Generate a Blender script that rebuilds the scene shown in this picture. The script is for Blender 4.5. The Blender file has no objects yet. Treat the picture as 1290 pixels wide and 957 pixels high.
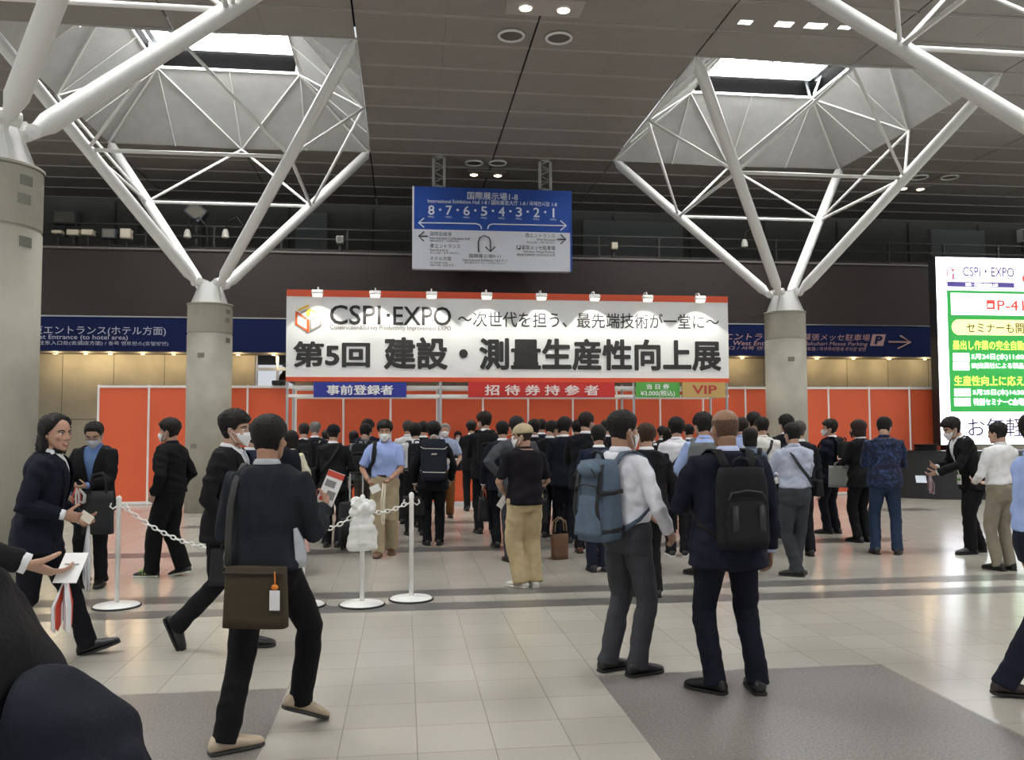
import bpy, bmesh, math, random
import numpy as np
from mathutils import Vector, Matrix
from math import sin, cos, pi, radians
random.seed(7)
SC = bpy.context.scene
COL = SC.collection

# ------------------------------------------------------------------ camera, world, exposure
F, YAW, PIT, ROLL, EYE = 1080.0, radians(7.17), radians(3.07), radians(-0.2), 1.6
_w = Vector((sin(YAW) * cos(PIT), cos(YAW) * cos(PIT), sin(PIT)))
_r = Vector((cos(YAW), -sin(YAW), 0)); _u = _r.cross(_w)
_r, _u = cos(ROLL) * _r + sin(ROLL) * _u, -sin(ROLL) * _r + cos(ROLL) * _u
cd = bpy.data.cameras.new('camera'); cam = bpy.data.objects.new('camera', cd); COL.objects.link(cam)
cd.sensor_width = 36; cd.lens = 36 * F / 1290; cd.clip_end = 300; cd.clip_start = 0.05
M3 = Matrix((_r, _u, -_w)).transposed()
cam.matrix_world = Matrix.Translation((0, 0, EYE)) @ M3.to_4x4()
SC.camera = cam
SC.view_settings.view_transform = 'Standard'; SC.view_settings.look = 'None'
SC.view_settings.exposure = 0.0; SC.view_settings.gamma = 1
SC.view_settings.use_curve_mapping = False
WORLD_STRENGTH, SKY_STRENGTH = 0.85, 21.0
wd = bpy.data.worlds.new('overcast_sky'); SC.world = wd; wd.use_nodes = True
wd.node_tree.nodes['Background'].inputs[0].default_value = (0.93, 0.97, 1.0, 1)
wd.node_tree.nodes['Background'].inputs[1].default_value = WORLD_STRENGTH


def ray(px, py):
    return _w + _r * ((px - 645) / F) - _u * ((py - 478.5) / F)


def aty(px, py, Y):
    d = ray(px, py); return Vector((0, 0, EYE)) + d * (Y / d.y)


def stand(px, d):
    p = Vector((0, 0, EYE)) + ray(px, 537) * d
    return Vector((p.x, p.y, 0))


# ------------------------------------------------------------------ materials
def lin(c):
    if isinstance(c, str):
        c = [int(c[i:i + 2], 16) / 255 for i in (0, 2, 4)]
    return tuple((x / 12.92 if x <= .04045 else ((x + .055) / 1.055) ** 2.4) for x in c) + (1,)


MC = {}


def mat(col, rough=.6, metal=0, emit=0, noise=0, nscale=8, bump=0, bscale=60, spec=.5, trans=0, wave=0):
    key = (col, rough, metal, emit, noise, nscale, bump, bscale, spec, trans, wave)
    if key in MC: return MC[key]
    m = bpy.data.materials.new('m_' + str(len(MC))); m.use_nodes = True
    nt = m.node_tree; N = nt.nodes; L = nt.links; b = N['Principled BSDF']
    c = lin(col); b.inputs['Base Color'].default_value = c
    b.inputs['Roughness'].default_value = rough; b.inputs['Metallic'].default_value = metal
    b.inputs['Specular IOR Level'].default_value = spec
    if emit:
        b.inputs['Emission Color'].default_value = c; b.inputs['Emission Strength'].default_value = emit
    if noise or bump or wave:
        tc = N.new('ShaderNodeTexCoord')
    if noise:
        n = N.new('ShaderNodeTexNoise'); n.inputs['Scale'].default_value = nscale; n.inputs['Detail'].default_value = 5
        L.new(tc.outputs['Object'], n.inputs['Vector'])
        r = N.new('ShaderNodeMapRange'); r.inputs[1].default_value = .3; r.inputs[2].default_value = .7
        r.inputs[3].default_value = 1 - noise; r.inputs[4].default_value = 1 + noise
        L.new(n.outputs['Fac'], r.inputs[0])
        x = N.new('ShaderNodeMix'); x.data_type = 'RGBA'; x.blend_type = 'MULTIPLY'; x.inputs[0].default_value = 1
        x.inputs[6].default_value = c; L.new(r.outputs[0], x.inputs[7]); L.new(x.outputs[2], b.inputs['Base Color'])
    if bump or wave:
        if wave:
            t = N.new('ShaderNodeTexWave'); t.inputs['Scale'].default_value = bscale; t.inputs['Distortion'].default_value = 3
            t.inputs['Detail'].default_value = 2
        else:
            t = N.new('ShaderNodeTexNoise'); t.inputs['Scale'].default_value = bscale; t.inputs['Detail'].default_value = 3
        L.new(tc.outputs['Object'], t.inputs['Vector'])
        bp = N.new('ShaderNodeBump'); bp.inputs['Strength'].default_value = bump or wave; bp.inputs['Distance'].default_value = .01
        L.new(t.outputs[0], bp.inputs['Height']); L.new(bp.outputs[0], b.inputs['Normal'])
    if trans:
        tr = N.new('ShaderNodeBsdfTranslucent'); tr.inputs[0].default_value = c
        ms = N.new('ShaderNodeMixShader'); ms.inputs[0].default_value = trans
        L.new(b.outputs[0], ms.inputs[1]); L.new(tr.outputs[0], ms.inputs[2])
        L.new(ms.outputs[0], N['Material Output'].inputs[0])
    MC[key] = m
    return m


def cloth(c): return mat(c, .88, noise=.10, nscale=14, bump=.25, bscale=90, spec=.2)


WHITE = mat('e9e8e4', .4); STEEL = mat('d9d9d6', .35); ALU = mat('b9bcbf', .3, .85); BLACK = mat('141415', .5)
INK = mat('2b2a29', .7)


# ------------------------------------------------------------------ mesh helpers
class B:
    def __init__(s): s.v = []; s.f = []; s.mi = []

    def add(s, v, f, m=0):
        o = len(s.v); s.v += [tuple(x) for x in v]; s.f += [tuple(i + o for i in q) for q in f]; s.mi += [m] * len(f); return s

    def box(s, c, d, rot=None, m=0, bev=0):
        c = Vector(c); x, y, z = [k / 2 for k in d]
        if bev:
            bm = bmesh.new(); bmesh.ops.create_cube(bm, size=1)
            for v in bm.verts: v.co = Vector((v.co.x * d[0], v.co.y * d[1], v.co.z * d[2]))
            bmesh.ops.bevel(bm, geom=list(bm.edges), offset=bev, segments=3, profile=.6, affect='EDGES')
            vs = [v.co.copy() for v in bm.verts]; fs = [[v.index for v in q.verts] for q in bm.faces]; bm.free()
        else:
            vs = [Vector((a * x, b * y, e * z)) for a in (-1, 1) for b in (-1, 1) for e in (-1, 1)]
            fs = [(0, 1, 3, 2), (4, 6, 7, 5), (0, 4, 5, 1), (2, 3, 7, 6), (0, 2, 6, 4), (1, 5, 7, 3)]
        if rot is not None: vs = [rot @ v for v in vs]
        return s.add([c + v for v in vs], fs, m)

    def span(s, a, b, m=0):
        return s.box([(a[i] + b[i]) / 2 for i in range(3)], [abs(b[i] - a[i]) for i in range(3)], m=m)

    def loft(s, rings, n=16, cap=.35, p=2.0, m=0, close=True):
        """rings: (centre, ax, ay, rx, ry)"""
        vs = []; fs = []
        for c, ax, ay, rx, ry in rings:
            c = Vector(c); ax = Vector(ax); ay = Vector(ay)
            for k in range(n):
                a = 2 * pi * k / n; x, y = cos(a), sin(a)
                if p != 2:
                    x = math.copysign(abs(x) ** (2 / p), x); y = math.copysign(abs(y) ** (2 / p), y)
                vs.append(c + ax * (x * rx) + ay * (y * ry))
        R = len(rings)
        for i in range(R - 1):
            for k in range(n):
                a, b = i * n + k, i * n + (k + 1) % n; fs.append((a, b, b + n, a + n))
        if close:
            for i, sg in ((0, -1), (R - 1, 1)):
                c, ax, ay, rx, ry = rings[i]
                t = Vector(ax).cross(Vector(ay))
                j = 1 if i == 0 else R - 2
                dd = (Vector(rings[i][0]) - Vector(rings[j][0]))
                if dd.length > 1e-6 and t.dot(dd) < 0: t = -t
                apex = len(vs); vs.append(Vector(c) + t.normalized() * (cap * min(rx, ry)))
                for k in range(n):
                    a, b = i * n + k, i * n + (k + 1) % n
                    fs.append((a, apex, b) if sg < 0 else (a, b, apex))
        return s.add(vs, fs, m)

    def tube(s, pts, rad, n=10, cap=.5, flat=None, out=None, m=0, closed=False):
        pts = [Vector(q) for q in pts]; N = len(pts)
        if not hasattr(rad, '__len__'): rad = [rad] * N
        rings = []; px = None
        for i in range(N):
            a = pts[max(i - 1, 0)]; b = pts[min(i + 1, N - 1)]
            if closed: a = pts[(i - 1) % N]; b = pts[(i + 1) % N]
            t = (b - a)
            t = t.normalized() if t.length > 1e-9 else Vector((0, 0, 1))
            if out is not None:
                o = Vector(out[i]) if not isinstance(out, Vector) else out
                ax = t.cross(o)
                if ax.length < 1e-6: ax = t.orthogonal()
            else:
                ax = t.orthogonal() if px is None else (px - t * px.dot(t))
            ax = ax.normalized(); px = ax; ay = t.cross(ax).normalized()
            r = rad[i]
            rx, ry = (r if hasattr(r, '__len__') else (r, r))
            if flat: ry = rx * flat
            rings.append((pts[i], ax, ay, rx, ry))
        if closed: rings.append(rings[0])
        return s.loft(rings, n, cap, m=m, close=not closed)

    def ell(s, c, r, R=None, n=12, m=0):
        c = Vector(c); R = R or Matrix.Identity(3); rings = []
        K = 7
        for i in range(K):
            a = -pi / 2 + pi * (i + .5) / K
            rings.append((c + R @ Vector((0, 0, sin(a) * r[2])), R @ Vector((1, 0, 0)), R @ Vector((0, 1, 0)), cos(a) * r[0], cos(a) * r[1]))
        return s.loft(rings, n, .3, m=m)

    def prism(s, poly, y0, y1, m=0):
        """polygon in (x, z) extruded along y"""
        n = len(poly)
        v = [(x, y0, z) for x, z in poly] + [(x, y1, z) for x, z in poly]
        f = [tuple(range(n)), tuple(range(2 * n - 1, n - 1, -1))] + [(i, i + n, (i + 1) % n + n, (i + 1) % n) for i in range(n)]
        return s.add(v, f, m)

    def mesh(s, name):
        me = bpy.data.meshes.new(name); me.from_pydata(s.v, [], s.f); me.validate(); return me

    def obj(s, name, m, parent=None, smooth=False, off=None, fix=True):
        if off is not None:
            o = Vector(off); s.v = [(a - o.x, b - o.y, c - o.z) for a, b, c in s.v]
        me = s.mesh(name)
        if fix:
            bm = bmesh.new(); bm.from_mesh(me); bmesh.ops.recalc_face_normals(bm, faces=bm.faces); bm.to_mesh(me); bm.free()
        for q in (m if isinstance(m, (list, tuple)) else [m]): me.materials.append(q)
        if any(s.mi) and len(s.mi) == len(me.polygons): me.polygons.foreach_set('material_index', s.mi)
        if smooth: me.polygons.foreach_set('use_smooth', [True] * len(me.polygons))
        o = bpy.data.objects.new(name, me); COL.objects.link(o)
        if parent: o.parent = parent
        return o


def remesh(b, vox, it, fac=.5):
    me = b.mesh('tmp'); o = bpy.data.objects.new('tmp', me); COL.objects.link(o)
    r = o.modifiers.new('r', 'REMESH'); r.mode = 'VOXEL'; r.voxel_size = vox
    if it:
        q = o.modifiers.new('s', 'SMOOTH'); q.factor = fac; q.iterations = it
    dg = bpy.context.evaluated_depsgraph_get()
    out = bpy.data.meshes.new_from_object(o.evaluated_get(dg))
    bpy.data.objects.remove(o); bpy.data.meshes.remove(me)
    return out


def coords(me):
    a = np.empty(len(me.vertices) * 3, np.float32); me.vertices.foreach_get('co', a); return a.reshape(-1, 3)


def folds(me, amp, seed=0):
    p = coords(me); n = np.empty(len(p) * 3, np.float32); me.vertices.foreach_get('normal', n); n = n.reshape(-1, 3)
    g = np.random.default_rng(seed); h = np.zeros(len(p))
    for k in range(5):
        q = g.normal(size=3) * np.array([.7, .7, 1.25]); q *= (22 + 12 * k) / np.linalg.norm(q)
        w = g.normal(size=3) * 9
        h += np.sin(p @ q + 2.2 * np.sin(p @ w + g.uniform(0, 6)) + g.uniform(0, 6)) / (1 + .35 * k)
    p = p + n * (amp * .5 * h)[:, None]
    me.vertices.foreach_set('co', p.astype(np.float32).ravel()); me.update()


def link(name, me, m, parent=None, smooth=True):
    me.name = name
    if len(me.materials): me.materials.clear()
    for q in (m if isinstance(m, (list, tuple)) else [m]): me.materials.append(q)
    if smooth: me.polygons.foreach_set('use_smooth', [True] * len(me.polygons))
    o = bpy.data.objects.new(name, me); COL.objects.link(o)
    if parent: o.parent = parent
    return o


def tag(o, label, cat, group=None, kind=None):
    o['label'] = label; o['category'] = cat
    if group: o['group'] = group
    if kind: o['kind'] = kind
    return o


def struct(o): o['kind'] = 'structure'; return o


def thing(name, label, cat, loc=(0, 0, 0), rz=0, group=None):
    o = bpy.data.objects.new(name, None); COL.objects.link(o); o.empty_display_size = .1
    o.location = loc; o.rotation_euler = (0, 0, rz)
    return tag(o, label, cat, group)


def copy_tree(o, parent=None):
    c = o.copy(); COL.objects.link(c)
    if parent: c.parent = parent
    for ch in o.children: copy_tree(ch, c)
    return c


def text(body, box, y, m, parent, bold=0, skew=0, off=(0, 0, 0), name='lettering', ext=.004):
    """lettering on a plane facing the hall entrance, fitted to the box x0,z0,x1,z1 on plane y"""
    x0, z0, x1, z1 = box
    c = bpy.data.curves.new('t', 'FONT'); c.body = body; c.shear = skew; c.resolution_u = 3
    o = bpy.data.objects.new('t', c); COL.objects.link(o)
    me = bpy.data.meshes.new_from_object(o.evaluated_get(bpy.context.evaluated_depsgraph_get()))
    bpy.data.objects.remove(o); bpy.data.curves.remove(c)
    p = coords(me); lo = p.min(0); hi = p.max(0); q = np.zeros_like(p)
    q[:, 0] = x0 + (p[:, 0] - lo[0]) / max(hi[0] - lo[0], 1e-6) * (x1 - x0) - off[0]
    q[:, 1] = y - ext - off[1]
    q[:, 2] = z0 + (p[:, 1] - lo[1]) / max(hi[1] - lo[1], 1e-6) * (z1 - z0) - off[2]
    if bold:      # heavier strokes: the outline struck several times around its centre
        sxx = (x1 - x0) / max(hi[0] - lo[0], 1e-6); szz = (z1 - z0) / max(hi[1] - lo[1], 1e-6)
        fs = [tuple(f.vertices) for f in me.polygons]; V = []; Fs = []
        for k in range(20):
            a = 2 * pi * k / 20; d = np.array([cos(a) * bold * sxx, -.0001 * (k + 1), sin(a) * bold * szz])
            V.append(q + d); Fs += [tuple(i + k * len(q) for i in f) for f in fs]
        bpy.data.meshes.remove(me); me = bpy.data.meshes.new(name); me.from_pydata(np.concatenate(V).tolist(), [], Fs)
        me.update(); return link(name, me, m, parent, False)
    me.vertices.foreach_set('co', q.ravel())
    return link(name, me, m, parent, False)


def pbox(x0, y0, x1, y1, Y):
    a = aty(x0, (y0 + y1) / 2, Y); b = aty(x1, (y0 + y1) / 2, Y); t = aty((x0 + x1) / 2, y0, Y); d = aty((x0 + x1) / 2, y1, Y)
    return (a.x, d.z, b.x, t.z)


def ptext(body, x0, y0, x1, y1, Y, m, parent, off=(0, 0, 0), **k):
    return text(body, pbox(x0, y0, x1, y1, Y), Y, m, parent, off=off, **k)

# ------------------------------------------------------------------ room shell
CH = 8.0                      # ceiling height
BX, BY, CX0, CY0 = 11.61, 8.82, -3.71, 17.0     # column grid
AX, AY = 2.9, 2.94            # half size of a skylight opening
PX, PY = 2.9025, 0.98         # ceiling panel pitch
BAYS = [(CX0 + BX * i, CY0 - BY * j) for i in (-1, 0, 1, 2) for j in (0, 1, 2)]

# floor: beige stone tiles with fine joints
fm = bpy.data.materials.new('floor_tiles'); fm.use_nodes = True
nt = fm.node_tree; N = nt.nodes; L = nt.links; bs = N['Principled BSDF']


def mnode(op, a, b=None, c=None):
    n = N.new('ShaderNodeMath'); n.operation = op
    for i, q in enumerate((a, b, c)):
        if q is None: continue
        if hasattr(q, 'links'): L.new(q, n.inputs[i])
        else: n.inputs[i].default_value = q
    return n.outputs[0]


tc = N.new('ShaderNodeTexCoord'); sx = N.new('ShaderNodeSeparateXYZ'); L.new(tc.outputs['Object'], sx.inputs[0])
TS = .3865


def tile_axis(o, off):
    t = mnode('DIVIDE', mnode('SUBTRACT', o, off), TS)
    fr = mnode('FRACT', t)
    edge = mnode('MINIMUM', fr, mnode('SUBTRACT', 1.0, fr))
    return mnode('FLOOR', t), mnode('LESS_THAN', edge, .0075)


ix, ex = tile_axis(sx.outputs[0], 1.23); iy, ey = tile_axis(sx.outputs[1], 5.48)
gr = mnode('MAXIMUM', ex, ey)
cb = N.new('ShaderNodeCombineXYZ'); L.new(ix, cb.inputs[0]); L.new(iy, cb.inputs[1])
wn = N.new('ShaderNodeTexWhiteNoise'); L.new(cb.outputs[0], wn.inputs['Vector'])
nz = N.new('ShaderNodeTexNoise'); nz.inputs['Scale'].default_value = 90; nz.inputs['Detail'].default_value = 4; L.new(tc.outputs['Object'], nz.inputs['Vector'])
v = mnode('ADD', mnode('MULTIPLY', wn.outputs['Value'], .09), mnode('ADD', mnode('MULTIPLY', nz.outputs['Fac'], .22), .84))
v = mnode('MULTIPLY', v, mnode('SUBTRACT', 1.0, mnode('MULTIPLY', gr, .38)))
mx = N.new('ShaderNodeMix'); mx.data_type = 'RGBA'; mx.blend_type = 'MULTIPLY'; mx.inputs[0].default_value = 1
mx.inputs[6].default_value = lin('b2ada2'); L.new(v, mx.inputs[7]); L.new(mx.outputs[2], bs.inputs['Base Color'])
bs.inputs['Roughness'].default_value = .2; bs.inputs['Specular IOR Level'].default_value = .6
X0, X1, Y0, Y1 = -21.12, 27.0, -14.0, 25.2
struct(B().span((X0, Y0, -.1), (X1, Y1, 0)).obj('floor', fm))
DARKSTONE = mat('6c6a66', .3, noise=.22, nscale=120, spec=.55)
GRANITE = mat('7f7a75', .28, noise=.35, nscale=70, spec=.55)
k = 1
for x0, x1, y0, y1, m in ((-7, 12, 7.6, 7.9, DARKSTONE), (-7, 12, 8.21, 8.52, DARKSTONE), (-5.5, 6.9, 11.1, 11.5, DARKSTONE),
                          (8.4, 9.9, 15.0, 15.5, DARKSTONE), (-3.5, 6, 14.2, 14.6, DARKSTONE),
                          (1.23, 3.15, 3.55, 5.48, GRANITE), (-2.63, -.70, 3.55, 5.48, GRANITE)):
    struct(B().span((x0, y0, -.01), (x1, y1, .0015)).obj('trim_%d' % k, m)); k += 1

# ceiling: grey perforated panels with pale lips, dark joints and square skylight openings
PANEL = mat('88847f', .55, noise=.05, nscale=3, bump=.1, bscale=200)
LIP = mat('a39e9a', .5); DARKGAP = mat('1a1918', .9)


def in_opening(x, y):
    return any(abs(x - cx) < AX and abs(y - cy) < AY for cx, cy in BAYS)


b = B(); lips = B(); ny0 = -24; ny1 = 16
for i in range(-7, 10):
    x0 = CX0 + AX + PX * i
    for j in range(ny0, ny1):
        y0 = CY0 - AY + PY * (j - 4)
        if y0 < -13.5 or y0 + PY > 25.2: continue
        if in_opening(x0 + PX / 2, y0 + PY / 2): continue
        b.span((x0 + .016, y0 + .006, CH), (x0 + PX / 2 - .002, y0 + PY - .006, CH + .03))
        b.span((x0 + PX / 2 + .002, y0 + .006, CH), (x0 + PX - .016, y0 + PY - .006, CH + .03))
        lips.span((x0 + .016, y0 + .012, CH - .018), (x0 + PX - .016, y0 + .03, CH))
        lips.span((x0 + .016, y0 + PY - .03, CH - .018), (x0 + PX - .016, y0 + PY - .012, CH))
struct(b.obj('ceiling', PANEL)); struct(lips.obj('trim_%d' % k, LIP)); k += 1
b = B()
for i in range(-7, 10):
    x0 = CX0 + AX + PX * i
    for j in range(ny0, ny1):
        y0 = CY0 - AY + PY * (j - 4)
        if y0 < -13.5 or y0 + PY > 25.2 or in_opening(x0 + PX / 2, y0 + PY / 2): continue
        b.span((x0, y0, CH + .2), (x0 + PX, y0 + PY, CH + .25))
struct(b.obj('trim_%d' % k, DARKGAP)); k += 1

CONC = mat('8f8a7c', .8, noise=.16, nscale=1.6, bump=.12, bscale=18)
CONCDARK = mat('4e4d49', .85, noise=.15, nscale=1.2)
PARA = mat('2b221e', .6, noise=.06, nscale=2, wave=.15, bscale=30)
# lower back wall with a window slot
WY = 22.2
wx0 = aty(321, 460, WY).x; wx1 = aty(372, 460, WY).x
b = B()
b.span((X0, WY, 0), (wx0, WY + .3, 4)); b.span((wx1, WY, 0), (X1, WY + .3, 4)); b.span((wx0, WY, 0), (wx1, WY + .3, 2.1)); b.span((wx0, WY, 3.9), (wx1, WY + .3, 4))
struct(b.obj('wall_back', CONC))
b = B(); x = X0 + .8
while x < X1:          # formwork joints and tie holes cast into the concrete
    if not wx0 - .1 < x < wx1 + .1: b.span((x - .008, WY - .003, 0), (x + .008, WY + .01, 3.4))
    x += 1.2
b.span((X0, WY - .003, 1.79), (wx0, WY + .01, 1.81)); b.span((wx1, WY - .003, 1.79), (X1, WY + .01, 1.81))
struct(b.obj('trim_%d' % k, mat('5d5a50', .9))); k += 1
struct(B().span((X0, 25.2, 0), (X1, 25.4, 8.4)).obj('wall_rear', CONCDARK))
b = B(); x = X0 + 1
while x < X1:
    b.span((x - .02, 25.17, 4.3), (x + .02, 25.2, 8)); x += 2.4
struct(b.obj('trim_%d' % k, mat('2c2b29', .9))); k += 1
struct(B().span((X0, 21.0, 4.2), (X1, 21.2, 5.78)).obj('wall_parapet', PARA))
struct(B().span((X0, 20.96, 5.78), (X1, 21.24, 5.83)).obj('trim_%d' % k, mat('6b6762', .5))); k += 1
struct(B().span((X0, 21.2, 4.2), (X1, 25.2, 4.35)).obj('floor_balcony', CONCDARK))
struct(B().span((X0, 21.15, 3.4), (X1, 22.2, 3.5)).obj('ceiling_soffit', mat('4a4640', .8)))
# lighter board panels on the balcony wall
b = B()
for a, c in ((372, 412), (735, 860), (1173, 1240)):
    b.span((aty(a, 280, 25.1).x, 25.1, 6.4), (aty(c, 280, 25.1).x, 25.2, 7.8))
struct(b.obj('trim_%d' % k, mat('6a6f6b', .7))); k += 1
# window behind the partition: frame, glass, a glowing panel for daylight and an escalator's slanting beams outside
w = struct(B().span((wx0, WY + .05, 3.02), (wx1, WY + .12, 3.1)).obj('window_1', ALU))
b = B()
for xx in (wx0 + .03, wx0 + .55 * (wx1 - wx0)): b.span((xx - .03, WY + .04, 2.1), (xx + .03, WY + .13, 3.9))
o = b.obj('window_frame', ALU, w)
gl = bpy.data.materials.new('glass'); gl.use_nodes = True; gl.node_tree.nodes['Principled BSDF'].inputs['Transmission Weight'].default_value = 1
gl.node_tree.nodes['Principled BSDF'].inputs['Roughness'].default_value = 0; gl.node_tree.nodes['Principled BSDF'].inputs['IOR'].default_value = 1.02
B().span((wx0, WY + .08, 2.1), (wx1, WY + .086, 3.9)).obj('pane', gl, w)
struct(B().span((wx0 - 1.5, 24.9, .3), (wx1 + 1.5, 24.95, 3.35)).obj('daylight_panel', mat('e8eef6', .5, emit=.9)))  # glowing panel added behind the glass in place of outside daylight
es = thing('escalator', 'slanting red-brown escalator seen through the window slot above the partition', 'escalator', (wx0 * 24.2 / WY - .55, 24.2, 0))
b = B()
for q in range(2):
    b.box((1.0 + q * .75, 0, 2.3), (.18, .5, 4.0), Matrix.Rotation(radians(28), 3, 'Y'))
b.span((.9, -.2, 0), (1.3, .2, 2.2)); b.obj('side_beam', mat('4a1f1b', .5), es)
b = B()
for q in range(9):
    b.box((.9 + .17 * q * .53, .1, 1.1 + .3 * q), (.5, .3, .1), Matrix.Rotation(radians(28), 3, 'Y'))
b.obj('step', mat('b9c6d2', .3), es)

# ------------------------------------------------------------------ skylight wells
WELL = mat('b7b7b4', .6, trans=.3, noise=.09, nscale=4)
GLOW = mat('ffffff', .5, emit=SKY_STRENGTH)
RT, RZ, GZ = 1.47, CH + 1.17, CH + 1.75


def skylight(cx, cy, label, grp=None):
    t = thing('skylight', label, 'skylight', (cx, cy, CH), 0, grp)
    for s in range(4):
        R = Matrix.Rotation(s * pi / 2, 3, 'Z')
        ax, ay = (AX, AY) if s % 2 == 0 else (AY, AX)
        c0, c1, m = Vector((-ax, ay, 0)), Vector((ax, ay, 0)), Vector((0, ay, -.05))
        t0, t1 = Vector((-RT, RT, RZ - CH)), Vector((RT, RT, RZ - CH))
        b = B()
        for tri in ((c0, m, t0), (m, t1, t0), (m, c1, t1)):
            n = (tri[1] - tri[0]).cross(tri[2] - tri[0]).normalized() * .02
            if n.z < 0: n = -n
            b.add([R @ q for q in tri] + [R @ (q + n) for q in tri], [(0, 1, 2), (5, 4, 3), (0, 3, 4, 1), (1, 4, 5, 2), (2, 5, 3, 0)])
        b.obj('well_panel', WELL, t)
        b = B()
        for p, q, r in ((t0, m, .018), (t1, m, .018), (t0, c0, .03), (t0, (c0 + m) / 2, .012), (t1, (c1 + m) / 2, .012), ((t0 + t1) / 2, m, .01)):
            d = Vector((0, -.02, -.02))
            b.tube([R @ (p + d), R @ (q + d)], r, 6)
        b.obj('seam_bar', STEEL, t)
        b = B().box(R @ Vector((0, RT, RZ - CH)), (2 * RT + .1, .05, .05), R); b.obj('rim_bar', WHITE, t)
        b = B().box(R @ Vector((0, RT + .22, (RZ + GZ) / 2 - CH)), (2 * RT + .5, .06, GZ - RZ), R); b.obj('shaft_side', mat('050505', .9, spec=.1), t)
        b = B().box(R @ Vector((0, RT - .05, GZ - CH - .16)), (2 * RT + .3, .12, .12), R)
        for u in (-.95, .95): b.tube([R @ Vector((u * RT, RT, RZ - CH + .04)), R @ Vector((u * RT, RT + .16, GZ - CH - .1))], .035, 6)
        b.obj('glazing_frame', ALU, t)
    B().span((-RT - .2, -RT - .2, GZ - CH), (RT + .2, RT + .2, GZ - CH + .03)).obj('glass_pane', GLOW, t)


for cx, cy in BAYS:
    i = round((cx - CX0) / BX); j = round((CY0 - cy) / BY)
    skylight(cx, cy, {(0, 0): 'bright square skylight over the column standing at the partition', (1, 0): 'bright square skylight over the column by the LED screen'}.get((i, j), 'bright square skylight overhead, outside the picture'), None if j == 0 and i in (0, 1) else 'skylights overhead outside the picture')

# added glowing panes standing in for daylight showing through the perforated ceiling panels
for q, (a, c, e, g) in enumerate(((929, 26, 949, 30), (975, 28, 1001, 33), (1012, 30, 1043, 35), (1055, 33, 1074, 36))):
    p0 = Vector((0, 0, EYE)) + ray(a, g) * ((CH - EYE) / ray(a, g).z); p1 = Vector((0, 0, EYE)) + ray(e, c) * ((CH - EYE) / ray(e, c).z)
    o = B().span((p0.x, p0.y, CH - .006), (p1.x, p1.y, CH + .02)).obj('ceiling_glow_pane', mat('ffffff', .5, emit=2.5))
    tag(o, 'white glowing pane for daylight through the perforated ceiling, %s from the column side' % ('first', 'second', 'third', 'fourth')[q], 'slot', 'glowing ceiling panes')

# ------------------------------------------------------------------ tree columns
SHAFT = mat('a3a092', .75, noise=.14, nscale=2.2, bump=.15, bscale=14)
PATCH = mat('7d7c72', .8, noise=.1, nscale=6)


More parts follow.
